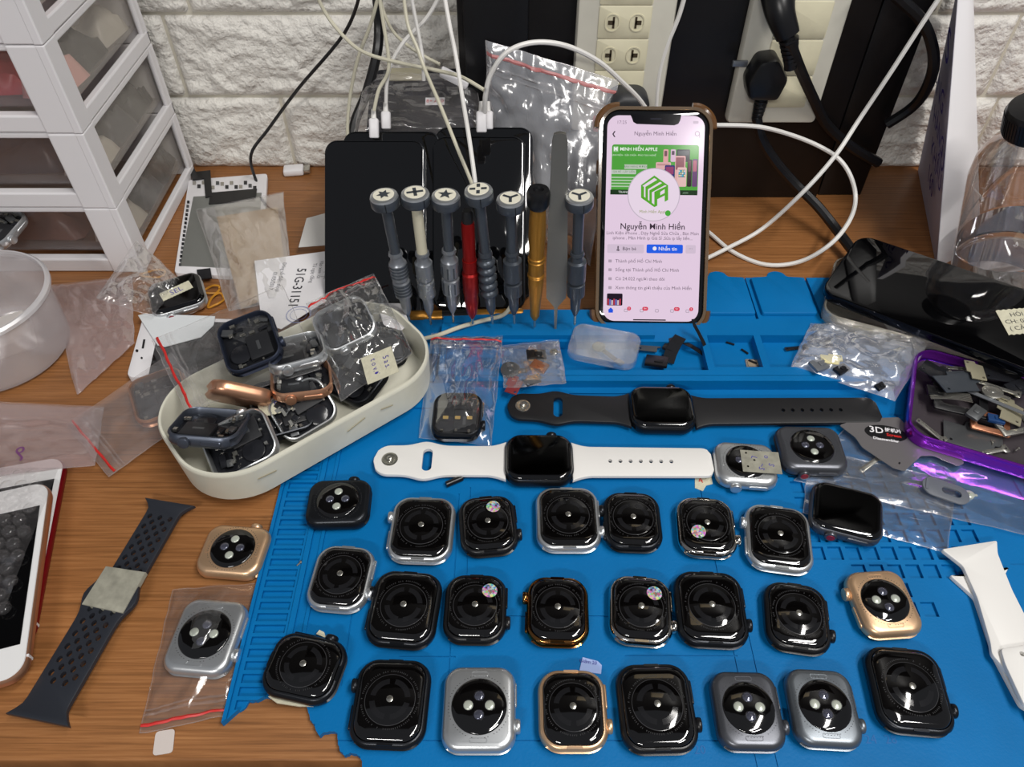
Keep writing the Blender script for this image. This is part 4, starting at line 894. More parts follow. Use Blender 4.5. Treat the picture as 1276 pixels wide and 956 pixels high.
shell(312, 428, .058, 24, mat('midnight_aluminium', (50, 56, 72), .35, .6), 'midnight blue opened case inside the big bag over the tray', (14, -4), True, side=-1, sd=8, group='opened cases in zip bags')
shell(430, 405, .050, 28-90, ALU, 'silver opened case inside the standing zip bag at the tray end', (25, 0), sd=10, group='opened cases in zip bags')
shell(200, 495, .012, 28, RSE, 'dark screened case with rose edge in the zip bag left of the tray', (4, 0), True, sd=11, group='opened cases in zip bags')
bs = shell(570, 520, MZ+.006, -1, DRK, 'black opened case with three gold contacts in a zip bag on the mat', (0, 0), sd=14, group='opened cases in zip bags')
for i in range(3): G().box(-.0075+i*.0080, -.0030, .0082, .0036, .0026, .0006, .0001).obj('gold_contact', GOLDC, bs)
shell(5, 283, .045, -15, ALU, 'silver opened case on top of the tub edge at far left', (10, 0), sd=15, loc=P(2, 285, .046)+Vector((-.002, 0, 0)), group=None)

# ---------------------------------------------------------------- zip bags
def bag(corners, label, m=BAG, th=.003, zip_=None, lumps=(), seed=0, amp=.0016, n=26, cat='bag', name='zip_bag', stripe=RED, group=None, under=True):
    """corners: (px, py, z) or Vector in order around; the zip runs near the first edge. lumps: (u, v, height, radius)"""
    q = [c if isinstance(c, Vector) else P(*c) for c in corners]; c0 = sum(q, Vector())/4; c0.z = 0
    t = thing(name, label, cat, c0, (0, 0, 0), group)
    nr = (q[1]-q[0]).cross(q[3]-q[0]).normalized(); nr = nr if nr.z > 0 else -nr
    def S_(u_, v_, top):
        p = (q[0]*(1-u_)+q[1]*u_)*(1-v_)+(q[3]*(1-u_)+q[2]*u_)*v_; e = min(u_, 1-u_, v_, 1-v_); k = min(1, e/.12)
        k = math.sqrt(max(0, k)); o = Vector((u_*3.3, v_*3.3, seed*7.7))
        w_ = (abs(noise.noise(o*1.6))*1.6+abs(noise.noise(o*4.1))*.7-.4+noise.noise(o*9)*.25)*amp
        l = sum(h*math.exp(-((u_-a)**2+(v_-b)**2)/r**2) for a, b, h, r in lumps) if top else 0
        p = p+nr*((th*k*(1 if top else .12))+w_*(1 if top else .25)*(.35+.65*k)+l)
        p = p+Vector((noise.noise(o*2+Vector((9, 0, 0))), noise.noise(o*2+Vector((0, 9, 0))), 0))*.0010
        return p-c0
    for top in ((True, False) if under else (True,)):
        g = G(); v = [S_(i/n, j/n, top) for j in range(n+1) for i in range(n+1)]
        g.add(v, [(j*(n+1)+i, j*(n+1)+i+1, (j+1)*(n+1)+i+1, (j+1)*(n+1)+i) for j in range(n) for i in range(n)]); g.obj('film', m, t, ang=180)
    if zip_:
        for (v0, v1, mm, nm) in ((zip_, zip_+.02, stripe, 'zip_stripe'), (zip_+.065, zip_+.085, BAGM, 'zip_ridge'), (zip_+.10, zip_+.115, BAGM, 'zip_ridge')):
            g = G(); k = 24; v = []
            for i in range(k+1):
                a, b = S_(.006+.988*i/k, v0, True), S_(.006+.988*i/k, v1, True); v += [a+nr*.0005, b+nr*.0005, (a+b)/2+nr*.0011]
            g.add(v, [f for i in range(k) for f in ((3*i, 3*i+3, 3*i+5, 3*i+2), (3*i+2, 3*i+5, 3*i+4, 3*i+1))]); g.obj(nm, mm, t)
    e = G(); pr = [S_(u_, v_, False)+nr*.0006 for u_, v_ in [(i/12, 0) for i in range(12)]+[(1, i/12) for i in range(12)]+[(1-i/12, 1) for i in range(12)]+[(0, 1-i/12) for i in range(13)]]
    e.tube(pr, .00028, 5, 1); e.obj('sealed_edge', BAGM, t)
    return t
bag([(174, 915, .001), (292, 890, .001), (322, 728, .001), (216, 735, .001)], 'small red-striped zip bag holding the silver watch on the desk', th=.002, zip_=.03, lumps=[(.55, .64, .0125, .30)], seed=1, amp=.0018)
flat('paper_tab', [(194, 912), (218, 908), (215, 938), (190, 942)], .0002, .0004, mat('clear_tab', (206, 196, 190), .4), None, 'pale tab sticking out under the small zip bag', 'label', r=.002)
bag([(84, 530, .004), (136, 594, .004), (262, 505, .020), (214, 440, .022)], 'red-striped zip bag lying left of the tray with a dark case', m=BAGM, th=.002, zip_=.05, lumps=[(.5, .8, .006, .3)], seed=2)
bag([(190, 425, .040), (232, 512, .040), (400, 460, .046), (352, 356, .056)], 'wide red-striped zip bag draped over the tray with a midnight case', th=.003, zip_=.03, lumps=[(.45, .70, .012, .30)], seed=3, amp=.003, m=BAG)
bag([(381, 378, .058), (465, 342, .060), (515, 440, .040), (425, 500, .036)], 'red-striped zip bag standing at the right end of the tray', th=.005, zip_=.05, lumps=[(.5, .5, .008, .3)], seed=4, amp=.004)
bag([(538, 416, .014), (627, 419, .014), (612, 556, .0055), (522, 546, .0055)], 'red-striped zip bag on the mat holding the opened case', th=.003, zip_=.06, lumps=[(.5, .75, .006, .3)], seed=5, amp=.002)
bag([V(606, 50, .600), V(770, 100, .595), V(735, 330, .507), V(605, 262, .580)], 'big clear zip bag standing behind the screwdrivers with faded red stripe', th=.006, zip_=.05, seed=6, amp=.006, n=36, stripe=mat('faded_red', (176, 110, 110), .4), m=FROST)
bag([(64, 356, .003), (165, 345, .012), (168, 428, .006), (96, 492, .002)], 'loose clear bag between the tub and the drawers', m=BAGP, th=.004, seed=7, amp=.004, name='plastic_bag')
bag([(120, 372, .03), (170, 300, .03), (225, 350, .016), (190, 395, .012)], 'crumpled end of clear bag against the drawer corner', m=BAG, th=.003, seed=8, amp=.004, name='plastic_bag')
bg_ = bag([(-40, 500, .006), (130, 508, .006), (118, 580, .006), (-60, 600, .012)], 'flat bag with a hand-drawn mark above the bubble-wrapped phone', m=BAGP, th=.003, seed=9, amp=.002, name='plastic_bag')
text('९', .016, mat('purple_ink', (110, 60, 110), .6), bg_, T(P(24, 565, .0150)-bg_.location))
bag([(1010, 404, .012), (1162, 418, .020), (1115, 500, .009), (985, 458, .009)], 'clear bag of small chips on the right mat bins', m=FROST, th=.005, seed=10, amp=.004, lumps=[(.3, .6, .004, .3)], name='plastic_bag')
bag([(990, 600, .0050), (1060, 528, .0055), (1290, 560, .0055), (1290, 670, .0050)], 'large clear film lying over the grid under the opener card', m=BAG, th=.001, seed=11, amp=.0012, n=36, name='plastic_bag')
bag([(1000, 640, .0048), (1010, 560, .0048), (1190, 600, .0048), (1180, 690, .0048)], 'second clear film lying over the grid cells', m=BAG, th=.001, seed=12, amp=.0012, n=30, name='plastic_bag')
bag([(624, 432, .0135), (696, 424, .0135), (706, 478, .0128), (628, 484, .0128)], 'flat small bag of copper bits beside the zip bag', m=BAGM, th=.0012, seed=13, amp=.001, name='plastic_bag')
bag([(245, 262, .0115), (352, 240, .0115), (366, 372, .0115), (286, 388, .0115)], 'clear sleeve around the brown card on the phone frame', m=BAG, th=.001, seed=14, amp=.001, name='plastic_bag')
bag([V(456, 94, .622), V(592, 92, .622), V(604, 172, .568), V(440, 172, .568)], 'clear bubble pouch around the circuit board', m=BUB, th=.007, seed=15, amp=.004, name='plastic_bag')

lb = G().box(0, 0, 0, .024, .021, .0004).obj('paper_label', TAPE, None, P(473, 455, .054)); lb.rotation_euler = (R(14), 0, R(-72)); tag(lb, 'grubby paper label with blue writing on the bag at tray right end', 'label')
text('t o v.ơ', .0055, INK, lb, T((0, -.003, .0004))); text('5 a s.', .0055, INK, lb, T((0, .005, .0004)))
# ---------------------------------------------------------------- phone frame, card, papers left of the tray
def outl(px, z): return [P(x, y, z) for x, y in px]
t = thing('opened_phone', 'opened phone screen frame lying on the desk behind the brown card', 'phone part', P(275, 280, 0))
def fl2(name, px, z, th, m, par, r=0., bev=0.):
    q = [P(x, y, z+th)-Vector((par.location.x, par.location.y, 0)) for x, y in px]; pts = [(p.x, p.y) for p in q]
    if r: pts = round_poly(pts, r)
    return prism(pts, z, z+th, bev).obj(name, m, par)
fl2('frame', [(235, 224), (333, 216), (326, 346), (217, 340)], .0004, .004, WPLA, t, .004, .0005)
fl2('metal_back', [(241, 245), (326, 240), (318, 335), (224, 331)], .0044, .0006, mat('grey_foil', (140, 142, 138), .4, .5), t, .001)
fl2('top_speaker_bar', [(262, 240), (320, 235), (318, 250), (260, 254)], .005, .001, BLK, t)
fl2('ribbon', [(233, 206), (240, 206), (244, 214), (262, 212), (264, 244), (256, 246), (254, 222), (240, 224)], .0052, .001, BLK, t)
random.seed(4)
for i in range(14): x, y = 240+i*5.8, 228+random.uniform(-4, 4); fl2('metal_tab', [(x, y), (x+4, y), (x+4, y+4), (x, y+4)], .0046, .0006, random.choice([NICK, CHIP, CHIPG]), t)
for i in range(16): y = 250+i*5.2; x = 233-(y-250)*.13; fl2('edge_clip', [(x, y), (x+3, y), (x+3, y+3), (x, y+3)], .0046, .0006, random.choice([CHIP, CHIPG]), t)
fl2('lower_board', [(245, 336), (262, 334), (264, 346), (247, 348)], .0046, .001, CHIP, t)
flat('brown_card', [(270, 270), (346, 258), (358, 360), (300, 385)], .0085, .0006, KRAFT, None, 'brown card inside the clear sleeve by the phone frame', 'card')
o = flat('label_card', [(317, 325), (437, 309), (443, 352), (350, 410), (326, 402)], .012, .0005, PAPER, None, 'white printed card standing up behind the tray', 'card')
def onpx(s, x, y, z, size, ang, m, par, bold=0., sx=1.):
    q = P(x, y, z)-par.location; text(s, size, m, par, T(q) @ RZ(ang), bold=bold, sx=sx)
onpx('51G-31151', 370, 358, .0127, .0105, -88, INKB, o, .0001)
for i, (s, x, y, sz) in enumerate((('01/05/2017', 340, 350, .0048), ('Dòng số điện thoại', 350, 345, .0045), ('NGUYỄN', 428, 330, .0060), ('49/7 TÔ S E', 420, 332, .0062), ('Luật xe phạt', 408, 335, .0048), ('Vào xem lỗi', 399, 336, .0046), ('Từ ngày đăng', 390, 340, .0044))):
    onpx(s, x, y, .0127, sz, -88, INKB if i in (2, 3) else mat('grey_ink', (110, 110, 116), .8), o)
g = G()
for r_ in (.0095, .0090, .0065): g.rings([[(a, b, 0) for a, b in circ(0, 0, r_, n=36)], [(a, b, 0) for a, b in circ(0, 0, r_-.0003, n=36)]], False, False)
q = P(372, 392, .0127)-o.location; g.obj('stamp', mat('blue_stamp', (120, 130, 180), .8), o, q)
flat('paper_sheet', [(382, 272), (408, 265), (410, 305), (372, 308)], .010, .0004, mat('pale_paper', (214, 212, 208), .7), None, 'scrap of pale paper left of the black phones', 'paper', bev=0)  # plain pale paper colour
flat('paper_sheet', [(470, 378), (500, 378), (510, 402), (500, 412), (478, 405)], .030, .0006, WPLA, None, 'small white plastic flap at the tray end by the first screwdriver', 'paper', r=.002)
t = thing('phone', 'white phone front lying under a paper beside the tray', 'phone', P(215, 430, 0))
fl2('front_panel', [(157, 470), (178, 394), (312, 398), (300, 470)], .0006, .006, WPLA, t, .006, .0008)
fl2('screen', [(184, 472), (200, 400), (306, 402), (296, 472)], .0067, .0004, BGL, t)
fl2('earpiece', [(176.5, 434), (179, 434), (181, 423), (178.5, 423)], .0067, .0003, BLK, t); fl2('camera_hole', circ(170.5, 437, 1.8, n=10), .0067, .0003, BLK, t); fl2('camera_hole', circ(176.5, 446, 1.3, n=10), .0067, .0003, BLK, t)
flat('paper_sheet', [(172, 393), (180, 391), (268, 394), (266, 405), (250, 420), (205, 432), (196, 430)], .0076, .0006, mat('bluish_paper', (216, 220, 222), .6), None, 'white paper flap on top of the white phone front', 'paper')
for i, (x, y, r1, r2, a) in enumerate(((263, 363, .0068, .0045, .3), (270, 376, .0080, .0050, 1.2), (190, 343, .010, .0045, .1))):
    pts = [(r1*math.cos(s2*math.pi/6)*(1+.15*math.sin(3*s2*math.pi/6)), r2*math.sin(s2*math.pi/6), .001+.0012*math.sin(s2)) for s2 in range(13)]
    o = G().tube([Matrix.Rotation(a, 4, 'Z') @ Vector(p) for p in pts], .0009, 6, 4).obj('rubber_band', mat('ochre_rubber', (196, 136, 40), .5), None, P(x, y, .0012))
    tag(o, ['twisted ochre rubber band right of the labelled watch', 'lower ochre rubber band by the phone frame corner', 'ochre rubber band behind the labelled watch near drawers'][i], 'rubber band', 'rubber bands')
# ---------------------------------------------------------------- circuit board behind the phones
a, b, c, d = V(462, 104, .630), V(590, 102, .630), V(602, 172, .575), V(446, 172, .575)
t = thing('circuit_board', 'opened phone with bare circuit board behind the black phones', 'circuit board', (a+b+c+d)/4)
ex = (b-a).normalized(); ey = (a-d); ey = (ey-ex*ey.dot(ex)).normalized(); t.matrix_world = Matrix.Translation(t.location) @ Matrix((ex, ey, ex.cross(ey))).transposed().to_4x4()
G().loft(.088, .086, .009, [(.001, -.004), (0, -.003), (0, .002), (.0012, .0026)], cs=6).obj('frame', mat('blue_black', (26, 28, 40), .3, .5), t)
G().box(.004, -.012, .004, .066, .045, .003, .0006).obj('battery', mat('battery_black', (30, 31, 34), .45), t)
o = G().box(.012, .0035, .0058, .016, .008, .0003).obj('paper_label', PAPER, t); text('8+ A10', .0048, RED, o, T((.012, .0035, .0061)))
random.seed(9)
for i in range(26):
    x, y = random.uniform(-.038, .040), random.uniform(.010, .038)
    G().box(x, y, .0035+random.uniform(0, .002), random.uniform(.004, .016), random.uniform(.003, .008), .002, .0002).obj('chip', random.choice([CHIP, CHIPG, NICK, CHIP]), t)
G().box(-.014, .033, .0062, .030, .014, .0012, .0004).obj('shield_plate', mat('beige_shield', (176, 170, 146), .4, .3), t)

# ---------------------------------------------------------------- paper bag, bottle, tilted phone
t = thing('folded_paper', 'folded white paper with blue handwriting standing by the bottle', 'paper', (.353, .507, 0))
A_, B_, C_, D_ = Vector((.3550, .505, 0)), Vector((.3130, .572, .205)), Vector((.394, .655, 0)), Vector((.352, .652, .205))
F1 = Vector((.405, .537, 0))
def sheet(name, a, b, c, d, curve, m):
    g = G(); n = 12; nr = (b-a).cross(d-a).normalized(); v = []
    for k in (0, 1):
        for j in range(n+1):
            for i in range(n+1):
                u_, v_ = i/n, j/n; p = (a*(1-u_)+d*u_)*(1-v_)+(b*(1-u_)+c*u_)*v_; v.append(p+nr*(curve*math.sin(math.pi*u_)*v_+.0004*k)-t.location)
    f = []
    for k in (0, 1):
        o_ = k*(n+1)**2; f += [(o_+j*(n+1)+i, o_+j*(n+1)+i+1, o_+(j+1)*(n+1)+i+1, o_+(j+1)*(n+1)+i) for j in range(n) for i in range(n)]
    g.add(v, f); return g.obj(name, m, t)
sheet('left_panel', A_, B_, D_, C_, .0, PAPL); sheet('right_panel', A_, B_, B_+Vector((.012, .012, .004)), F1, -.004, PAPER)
# writing on the left panel: plane basis
ex = (C_-A_).normalized(); up = (B_-A_); up = (up-ex*up.dot(ex)).normalized(); nr = up.cross(ex).normalized()
if nr.x > 0: nr = -nr
fx = up.cross(nr).normalized()
Mp = Matrix((fx, up, nr)).transposed().to_4x4()
for s, a, h_, sz in (('S', .060, .160, .038), ('BẢNG', .085, .118, .026), ('HÀNG', .060, .092, .022), ('KHẨU', .052, .066, .024), ('160', .070, .040, .024), ('U', .026, .085, .026)):
    p = A_+(C_-A_).normalized()*a+up*h_+nr*.0015-t.location; text(s, sz, mat('violet_ink', (52, 36, 150), .6), t, T(p) @ Mp, bold=.0003)
t = thing('water_bottle', 'clear plastic bottle with black cap, one third full of water', 'bottle', (.3920, .4770, .0095), (0, R(-15), 0))
G().lathe([(.034, .002), (.0355, .0006), (.0370, .003), (.0375, .008), (.0375, .098), (.0350, .112), (.0280, .124), (.0200, .130), (.0188, .134), (.0188, .142)], 56, capt=False).obj('bottle_wall', BOTC, t)
G().lathe([(.0195, .1315), (.0215, .1325), (.0215, .1340), (.0195, .135)], 48, capb=False, capt=False).obj('neck_ring', BOTC, t)
wv = G(); ring = lambda r_, z_, tl=0: [(r_*math.cos(2*math.pi*i/48), r_*math.sin(2*math.pi*i/48), z_+tl*r_*math.cos(2*math.pi*i/48)) for i in range(48)]
wv.rings([ring(.033, .003), ring(.0364, .006), ring(.0366, .030), ring(.0366, .043, .158), ring(.030, .0428, .158)]); wv.obj('water', mat('water', (235, 235, 240), .02, trans=1., ior=1.33), t)
c = G().lathe([(.0205, .134), (.0228, .135), (.0228, .150), (.0215, .1525), (.012, .153)], 48).obj('cap', BLK, t)
g = G()
for i in range(60): g.box(.0229, 0, .1425, .0007, .0010, .013, M=Matrix.Rotation(2*math.pi*i/60, 4, 'Z'))
g.obj('cap_ribs', BLK, c)
def tilted(name, label, cat, p0, p1, p2, L, W, build):
    if p1 is None: p1 = p0+(p2-p0).cross(Vector((0, 0, 1)))
    """p0 near-left corner, p1 towards +x, p2 towards +y: world points giving the plane"""
    ex = (p1-p0).normalized(); ey = p2-p0; ey = (ey-ex*ey.dot(ex)).normalized(); t = thing(name, label, cat, p0); t.matrix_world = Matrix.Translation(p0) @ Matrix((ex, ey, ex.cross(ey))).transposed().to_4x4(); build(t); return t
def b1(t):
    M = T((.080, .036, 0))
    G().loft(.160, .075, .012, [(.0015, -.0085), (.0002, -.007), (0, -.005), (0, -.002), (.0002, -.001), (.0010, -.0004)], M=M).obj('frame', mat('blue_black_rim', (20, 24, 34), .12, .8), t)
    G().loft(.1584, .0734, .0113, [(0, -.001), (.0003, -.0002), (.0012, 0)], M=M).obj('screen_glass', BGL, t)
    o = prism([(-.018+i*.0018, -.0115+(.0008 if i % 2 else 0)) for i in range(21)]+[(.018-i*.0018, .0115+(.0008 if i % 2 else 0)) for i in range(21)], 0, .0003).obj('tape_label', TAPE, t, (.131, .043, .0003)); o.rotation_euler = (0, 0, R(38))
    for i, s in enumerate(('HỎI ĐEN', 'CH: 070 5 H.G', '( CẢM ỨNG )')): text(s, .0052, INKB, o, T((0, .0065-.0062*i, .0004)))
    G().box(.005, -.0008, -.004, .0006, .0002, .002).obj('antenna_line', CHIPG, t)
p0 = P(1022, 362, .0295); p1 = P(1236, 443, .0345); p2 = P(1078, 318, .0375)
tilted('phone', 'glossy black phone lying tilted at right with a written tape label', 'phone', p0, p1, p2, 0, 0, b1)
def b2(t):
    g = G(); M = T((.080, .039, 0)); g.loft(.162, .078, .013, [(.003, 0), (.0006, .0010), (0, .003), (0, .0105), (.0006, .0112), (.0015, .0112), (.0016, .0030), (.004, .0014)], M=M); g.obj('case_shell', TCASE, t)
    for x in (.030, .052): G().box(x, .0, .0065, .014, .0016, .004, .0006).obj('case_button', TCASE, t)
tilted('clear_phone_case', 'clear phone case under the tilted black phone', 'phone case', P(1020, 405, .0115), P(1236, 463, .0115), P(1062, 347, .0120), 0, 0, b2)
# ---------------------------------------------------------------- purple tray with parts
def b3(t):
    W_, H_ = .122, .088; M = T((W_/2, H_/2, 0))
    G().loft(W_, H_, .014, [(.004, 0), (.0010, .0006), (0, .003), (0, .0112), (.0006, .0120), (.0014, .0120), (.0018, .0112), (.0018, .003), (.004, .0018)], M=M, cs=10).obj('tray_rim', PURP, t)
    G().loft(W_-.006, H_-.006, .011, [(0, .0018), (.0001, .0038), (.0003, .0042)], M=M).obj('tray_floor', mat('tray_floor_brown', (56, 50, 54), .5), t)
pt0 = P(1120, 560, .005)
pt = tilted('purple_tray', 'purple metal tray full of small phone parts at right edge', 'tray', P(1122, 553, MZ+.0040), P(1285, 602, MZ+.0040), P(1148, 436, MZ+.0040), 0, 0, b3)
random.seed(21)
PM = [CHIP, NICK, CHIPG, TOOL, CHIP, COP, TOOLD]
def part_in(px, py, z, kind, s, rot, m, label, group='loose phone parts in the purple tray'):
    t = G(); z += .0058 if group == 'loose phone parts in the purple tray' else 0
    if kind == 'strip':
        pr = prism(round_poly([(-s/2, -.0016), (s/2-.004, -.0016), (s/2-.003, -.003), (s/2, -.003), (s/2, .003), (s/2-.003, .003), (s/2-.004, .0014), (-s/2, .0018)], .0008, 3), 0, .0006, .0002, [circ(s/2-.0016, 0, .0008, n=8), circ(-s/2+.0016, 0, .0007, n=8)]); t = pr
    elif kind == 'frame':
        t = prism([(x, y) for x, y in rr(s, s*.7, .0015, 3, 0)], 0, .0014, .0002, [[(x, y) for x, y in rr(s*.68, s*.36, .001, 3, 0)]])
    elif kind == 'oval':
        t = prism([(x, y) for x, y in rr(s, s*.5, s*.25, 8, 0)], 0, .0010, .0002, [[(x+s*.12, y) for x, y in rr(s*.42, s*.2, s*.1, 6, 0)]]); t.box(-s*.40, 0, .0012, s*.06, s*.3, .0006)
    elif kind == 'plate':
        t = prism([(-s/2, -s*.3), (s*.3, -s*.34), (s*.36, -s*.1), (s/2, -s*.08), (s/2, s*.3), (-s*.1, s*.34), (-s*.14, s*.22), (-s/2, s*.24)], 0, .0008, .0002, [circ(s*.4, s*.2, .001, n=8), circ(-s*.38, -s*.2, .001, n=8)])
    elif kind == 'motor':
        t.lathe([(s/2, 0), (s/2, .0018), (s*.4, .0022), (s*.16, .0022), (s*.12, .0028), (s*.05, .0028)], 24); t.box(s*.6, 0, .0005, s*.5, s*.25, .0006)
    elif kind == 'block':
        t.box(0, 0, .0012, s, s*.7, .0024, .0003); t.box(s*.1, 0, .0026, s*.4, s*.3, .0008, .0001)
    elif kind == 'screw':
        t.lathe([(.0005, 0), (.0005, .0025), (.0011, .0026), (.0011, .0034), (.0008, .0036)], 10, M=RY(80))
    elif kind == 'grill':
        for i in range(7): t.tube([(-s/2, -.003+i*.001, .0005), (0, -.0025+i*.001, .001), (s/2, -.004+i*.0012, .0005)], .00032, 5, 3)
    o = t.obj({'oval': 'film_piece', 'strip': 'metal_bracket', 'frame': 'camera_holder', 'plate': 'shield_plate', 'motor': 'vibration_motor', 'block': 'speaker_module', 'screw': 'screw', 'grill': 'flex_cable'}[kind], m, None, P(px, py, z)); o.rotation_euler = (R(random.uniform(-6, 6)), R(random.uniform(-6, 6)), R(rot)); tag(o, label, {'oval': 'film', 'strip': 'bracket', 'frame': 'frame', 'plate': 'shield', 'motor': 'motor', 'block': 'module', 'screw': 'screw', 'grill': 'cable'}[kind], group); return o
for a in [(1172, 466, .016, 'plate', .026, -45, CHIP, 'dark slanted plate at the upper left inside purple tray'), (1166, 470, .012, 'frame', .010, 5, BLK, 'small square black frame in the upper left tray corner'),
          (1194, 476, .019, 'plate', .030, 10, TOOLD, 'wide dark shield plate in the middle of the heap'), (1196, 500, .013, 'frame', .034, -18, BLK, 'black rectangular plastic frame low in the heap'),
          (1184, 495, .016, 'grill', .026, -8, NICK, 'ribbed silver flex under the dark shield plate'), (1168, 490, .014, 'block', .014, -15, BLK, 'black speaker block with white hook mark'),
          (1236, 490, .017, 'motor', .013, -40, NICK, 'round silver vibration motor in the heap'), (1226, 478, .018, 'strip', .045, -32, NICK, 'long silver bracket across the heap'), (1245, 503, .018, 'strip', .040, -42, TOOL, 'grey bracket beside the round motor'),
          (1160, 537, .009, 'strip', .022, -55, NICK, 'pale bracket lying at the tray bottom left'), (1233, 528, .012, 'frame', .024, -20, COP, 'copper coloured frame near the tray front'), (1240, 524, .0135, 'block', .010, -20, PCB, 'tiny blue board inside the copper frame'),
          (1262, 530, .013, 'frame', .022, 10, NICK, 'silver frame at the right picture edge'), (1240, 562, .0085, 'strip', .018, 12, NICK, 'toothed silver bracket near the purple rim'), (1265, 562, .009, 'screw', .01, 30, NICK, 'tiny screw near the tray front rim, right one'),
          (1237, 555, .009, 'screw', .01, 70, NICK, 'tiny screw by the toothed bracket'), (1212, 545, .008, 'plate', .036, -20, CHIPG, 'grey film square at the tray bottom'), (1250, 464, .016, 'plate', .030, -10, CHIP, 'black shield plate at the back rim of the tray'),
          (1228, 462, .015, 'strip', .050, -12, NICK, 'thin silver rod along the back rim'), (1268, 485, .016, 'block', .016, 20, CHIP, 'black module at the right edge of the heap'), (1215, 516, .016, 'block', .012, 40, CHIPG, 'grey module in front of the black frame'),
          (1258, 512, .016, 'plate', .024, 60, mat('beige_metal', (170, 164, 140), .4, .5), 'beige metal plate right in the heap'), (1215, 462, .020, 'plate', .018, 80, mat('beige_metal'), 'beige plate on top of the heap')]: part_in(*a)
def b4(t):
    q = [(1052, 531), (1120, 531), (1142, 548), (1180, 566), (1200, 572), (1202, 578), (1194, 580), (1160, 568), (1146, 569), (1128, 586), (1114, 584), (1075, 557)]
t = thing('opener_card', 'thin steel opener card with black oval label and rounded tongue', 'tool', P(1110, 556, 0))
fl2('blade', [(1046, 530), (1068, 522), (1120, 520), (1142, 545), (1168, 562), (1197, 571), (1202, 577), (1194, 581), (1164, 568), (1148, 568), (1127, 587), (1113, 583), (1074, 557), (1066, 545)], .0090, .0005, mat('brushed_card_steel', (122, 119, 120), .3, .4), t, .0015)
q = P(1104, 540, .0097)-t.location; ov = prism(circ(q.x, q.y, .0135, .0068, 30, R(-10)), .0096, .0098).obj('oval_label', BLK, t)
for s, x, y, sz, m in (('3D', 1092, 536, .0075, PAPER), ('Screen', 1114, 543, .0034, RED), ('拆机片', 1113, 537, .0036, PAPER), ('Disassembler', 1104, 548, .0030, PAPER)):
    q = P(x, y, .0100)-t.location; text(s, sz, m, ov, T(q) @ RZ(-12), bold=.0001)
fl2('rivet', circ(1121, 577, 1.2, n=8), .0095, .0004, BLK, t)
part_in(1178, 612, .0085, 'oval', .028, -24, mat('grey_film', (100, 104, 112), .4), 'grey oval film piece on the mat grid', group=None); part_in(1207, 618, .006, 'motor', .006, 0, LENSW, 'tiny white round part on the blue film at right', group=None)
part_in(1085, 578, .006, 'strip', .020, 35, NICK, 'thin pointed pick under the opener card', group=None)
# chips in the bag at right
part_in(1021, 456, .0145, 'block', .014, 28, TOOL, 'grey square chip inside the right clear bag', group='chips in the right clear bag'); part_in(1036, 448, .0165, 'plate', .015, -10, mat('pale_yellow_foil', (222, 212, 160), .4), 'pale yellow chip inside the right clear bag', group='chips in the right clear bag')
part_in(1048, 462, .0145, 'block', .010, 30, CHIP, 'black chip inside the right clear bag', group='chips in the right clear bag'); part_in(1096, 483, .013, 'block', .007, 30, CHIP, 'smaller black part at the lower bag corner', group='chips in the right clear bag')
# ---------------------------------------------------------------- little box and bits in the bins
q = P(752, 438, .010)
t = thing('small_plastic_box', 'small frosted square box holding a coiled flex, front of lit phone', 'box', (q.x, q.y, .0110), (0, 0, R(-16)))
G().loft(.050, .034, .009, [(.0015, 0), (0, .0012), (0, .0060), (.0008, .0068), (.0014, .0060), (.0014, .0016), (.003, .0011)], cs=8).obj('box_body', HOLOB, t); 
g = prism([(x, y) for x, y in rr(.049, .033, .008, 8, 0)], .0068, .0076, .0003); g.obj('lid', film('clear_lid', (.97, .98, .99), .05, .16, .1), t)
o = thing('flex_part', 'coiled speaker flex inside the small frosted box', 'flex part', P(746, 433, .0132), (0, 0, R(-50)))
G().lathe([(.0048, 0), (.0048, .0012), (.0030, .0014), (.0028, .0008)], 20).obj('coil', NICK, o); G().box(.012, 0, .0006, .018, .0034, .0008, .0001).obj('strip', CHIPG, o); G().box(.021, 0, .0008, .006, .005, .0014, .0002).obj('end_pad', NICK, o)
def ribbon(pts, w_, m, label, name='flex_cable', z=.0):
    q = [P(*p) for p in pts]; c = q[0].copy(); v = []; 
    for i, p in enumerate(q):
        d = (q[min(i+1, len(q)-1)]-q[max(i-1, 0)]).normalized(); s_ = Vector((-d.y, d.x, 0)).normalized()*w_/2; v += [p-c+s_, p-c-s_, p-c-s_+Vector((0, 0, .0004)), p-c+s_+Vector((0, 0, .0004))]
    g = G(); n = len(q); f = [(0, 1, 2, 3), (4*n-1, 4*n-2, 4*n-3, 4*n-4)]
    for i in range(n-1):
        for k in range(4): f.append((4*i+k, 4*i+4+k, 4*i+4+(k+1) % 4, 4*i+(k+1) % 4))
    g.add(v, f); return tag(g.obj(name, m, None, c, ang=20), label, 'cable')
ribbon([(798, 430, .006), (812, 428, .0065), (826, 426, .008), (838, 423, .012), (850, 426, .009), (862, 432, .010), (874, 440, .006), (880, 444, .005)], .0035, BLK, 'black flex ribbon folded in the left mat bin')
ribbon([(882, 442, .005), (877, 428, .012), (870, 414, .018), (865, 405, .024), (864, 398, .027)], .0030, BLK, 'black ribbon end rising in front of the lit phone')
ribbon([(832, 452, .005), (836, 440, .008), (842, 428, .012), (848, 420, .013)], .0090, CHIP, 'wide black flex flap standing in the left bin')
part_in(818, 452, .006, 'block', .016, -15, BLK, 'black triangular module in the left mat bin', group=None); part_in(808, 431, .006, 'plate', .018, 0, CHIPG, 'grey connector strip leading to the flex ribbon', group=None)
part_in(835, 432, .007, 'block', .012, 60, CHIP, 'dark connector block under the ribbon', group=None)
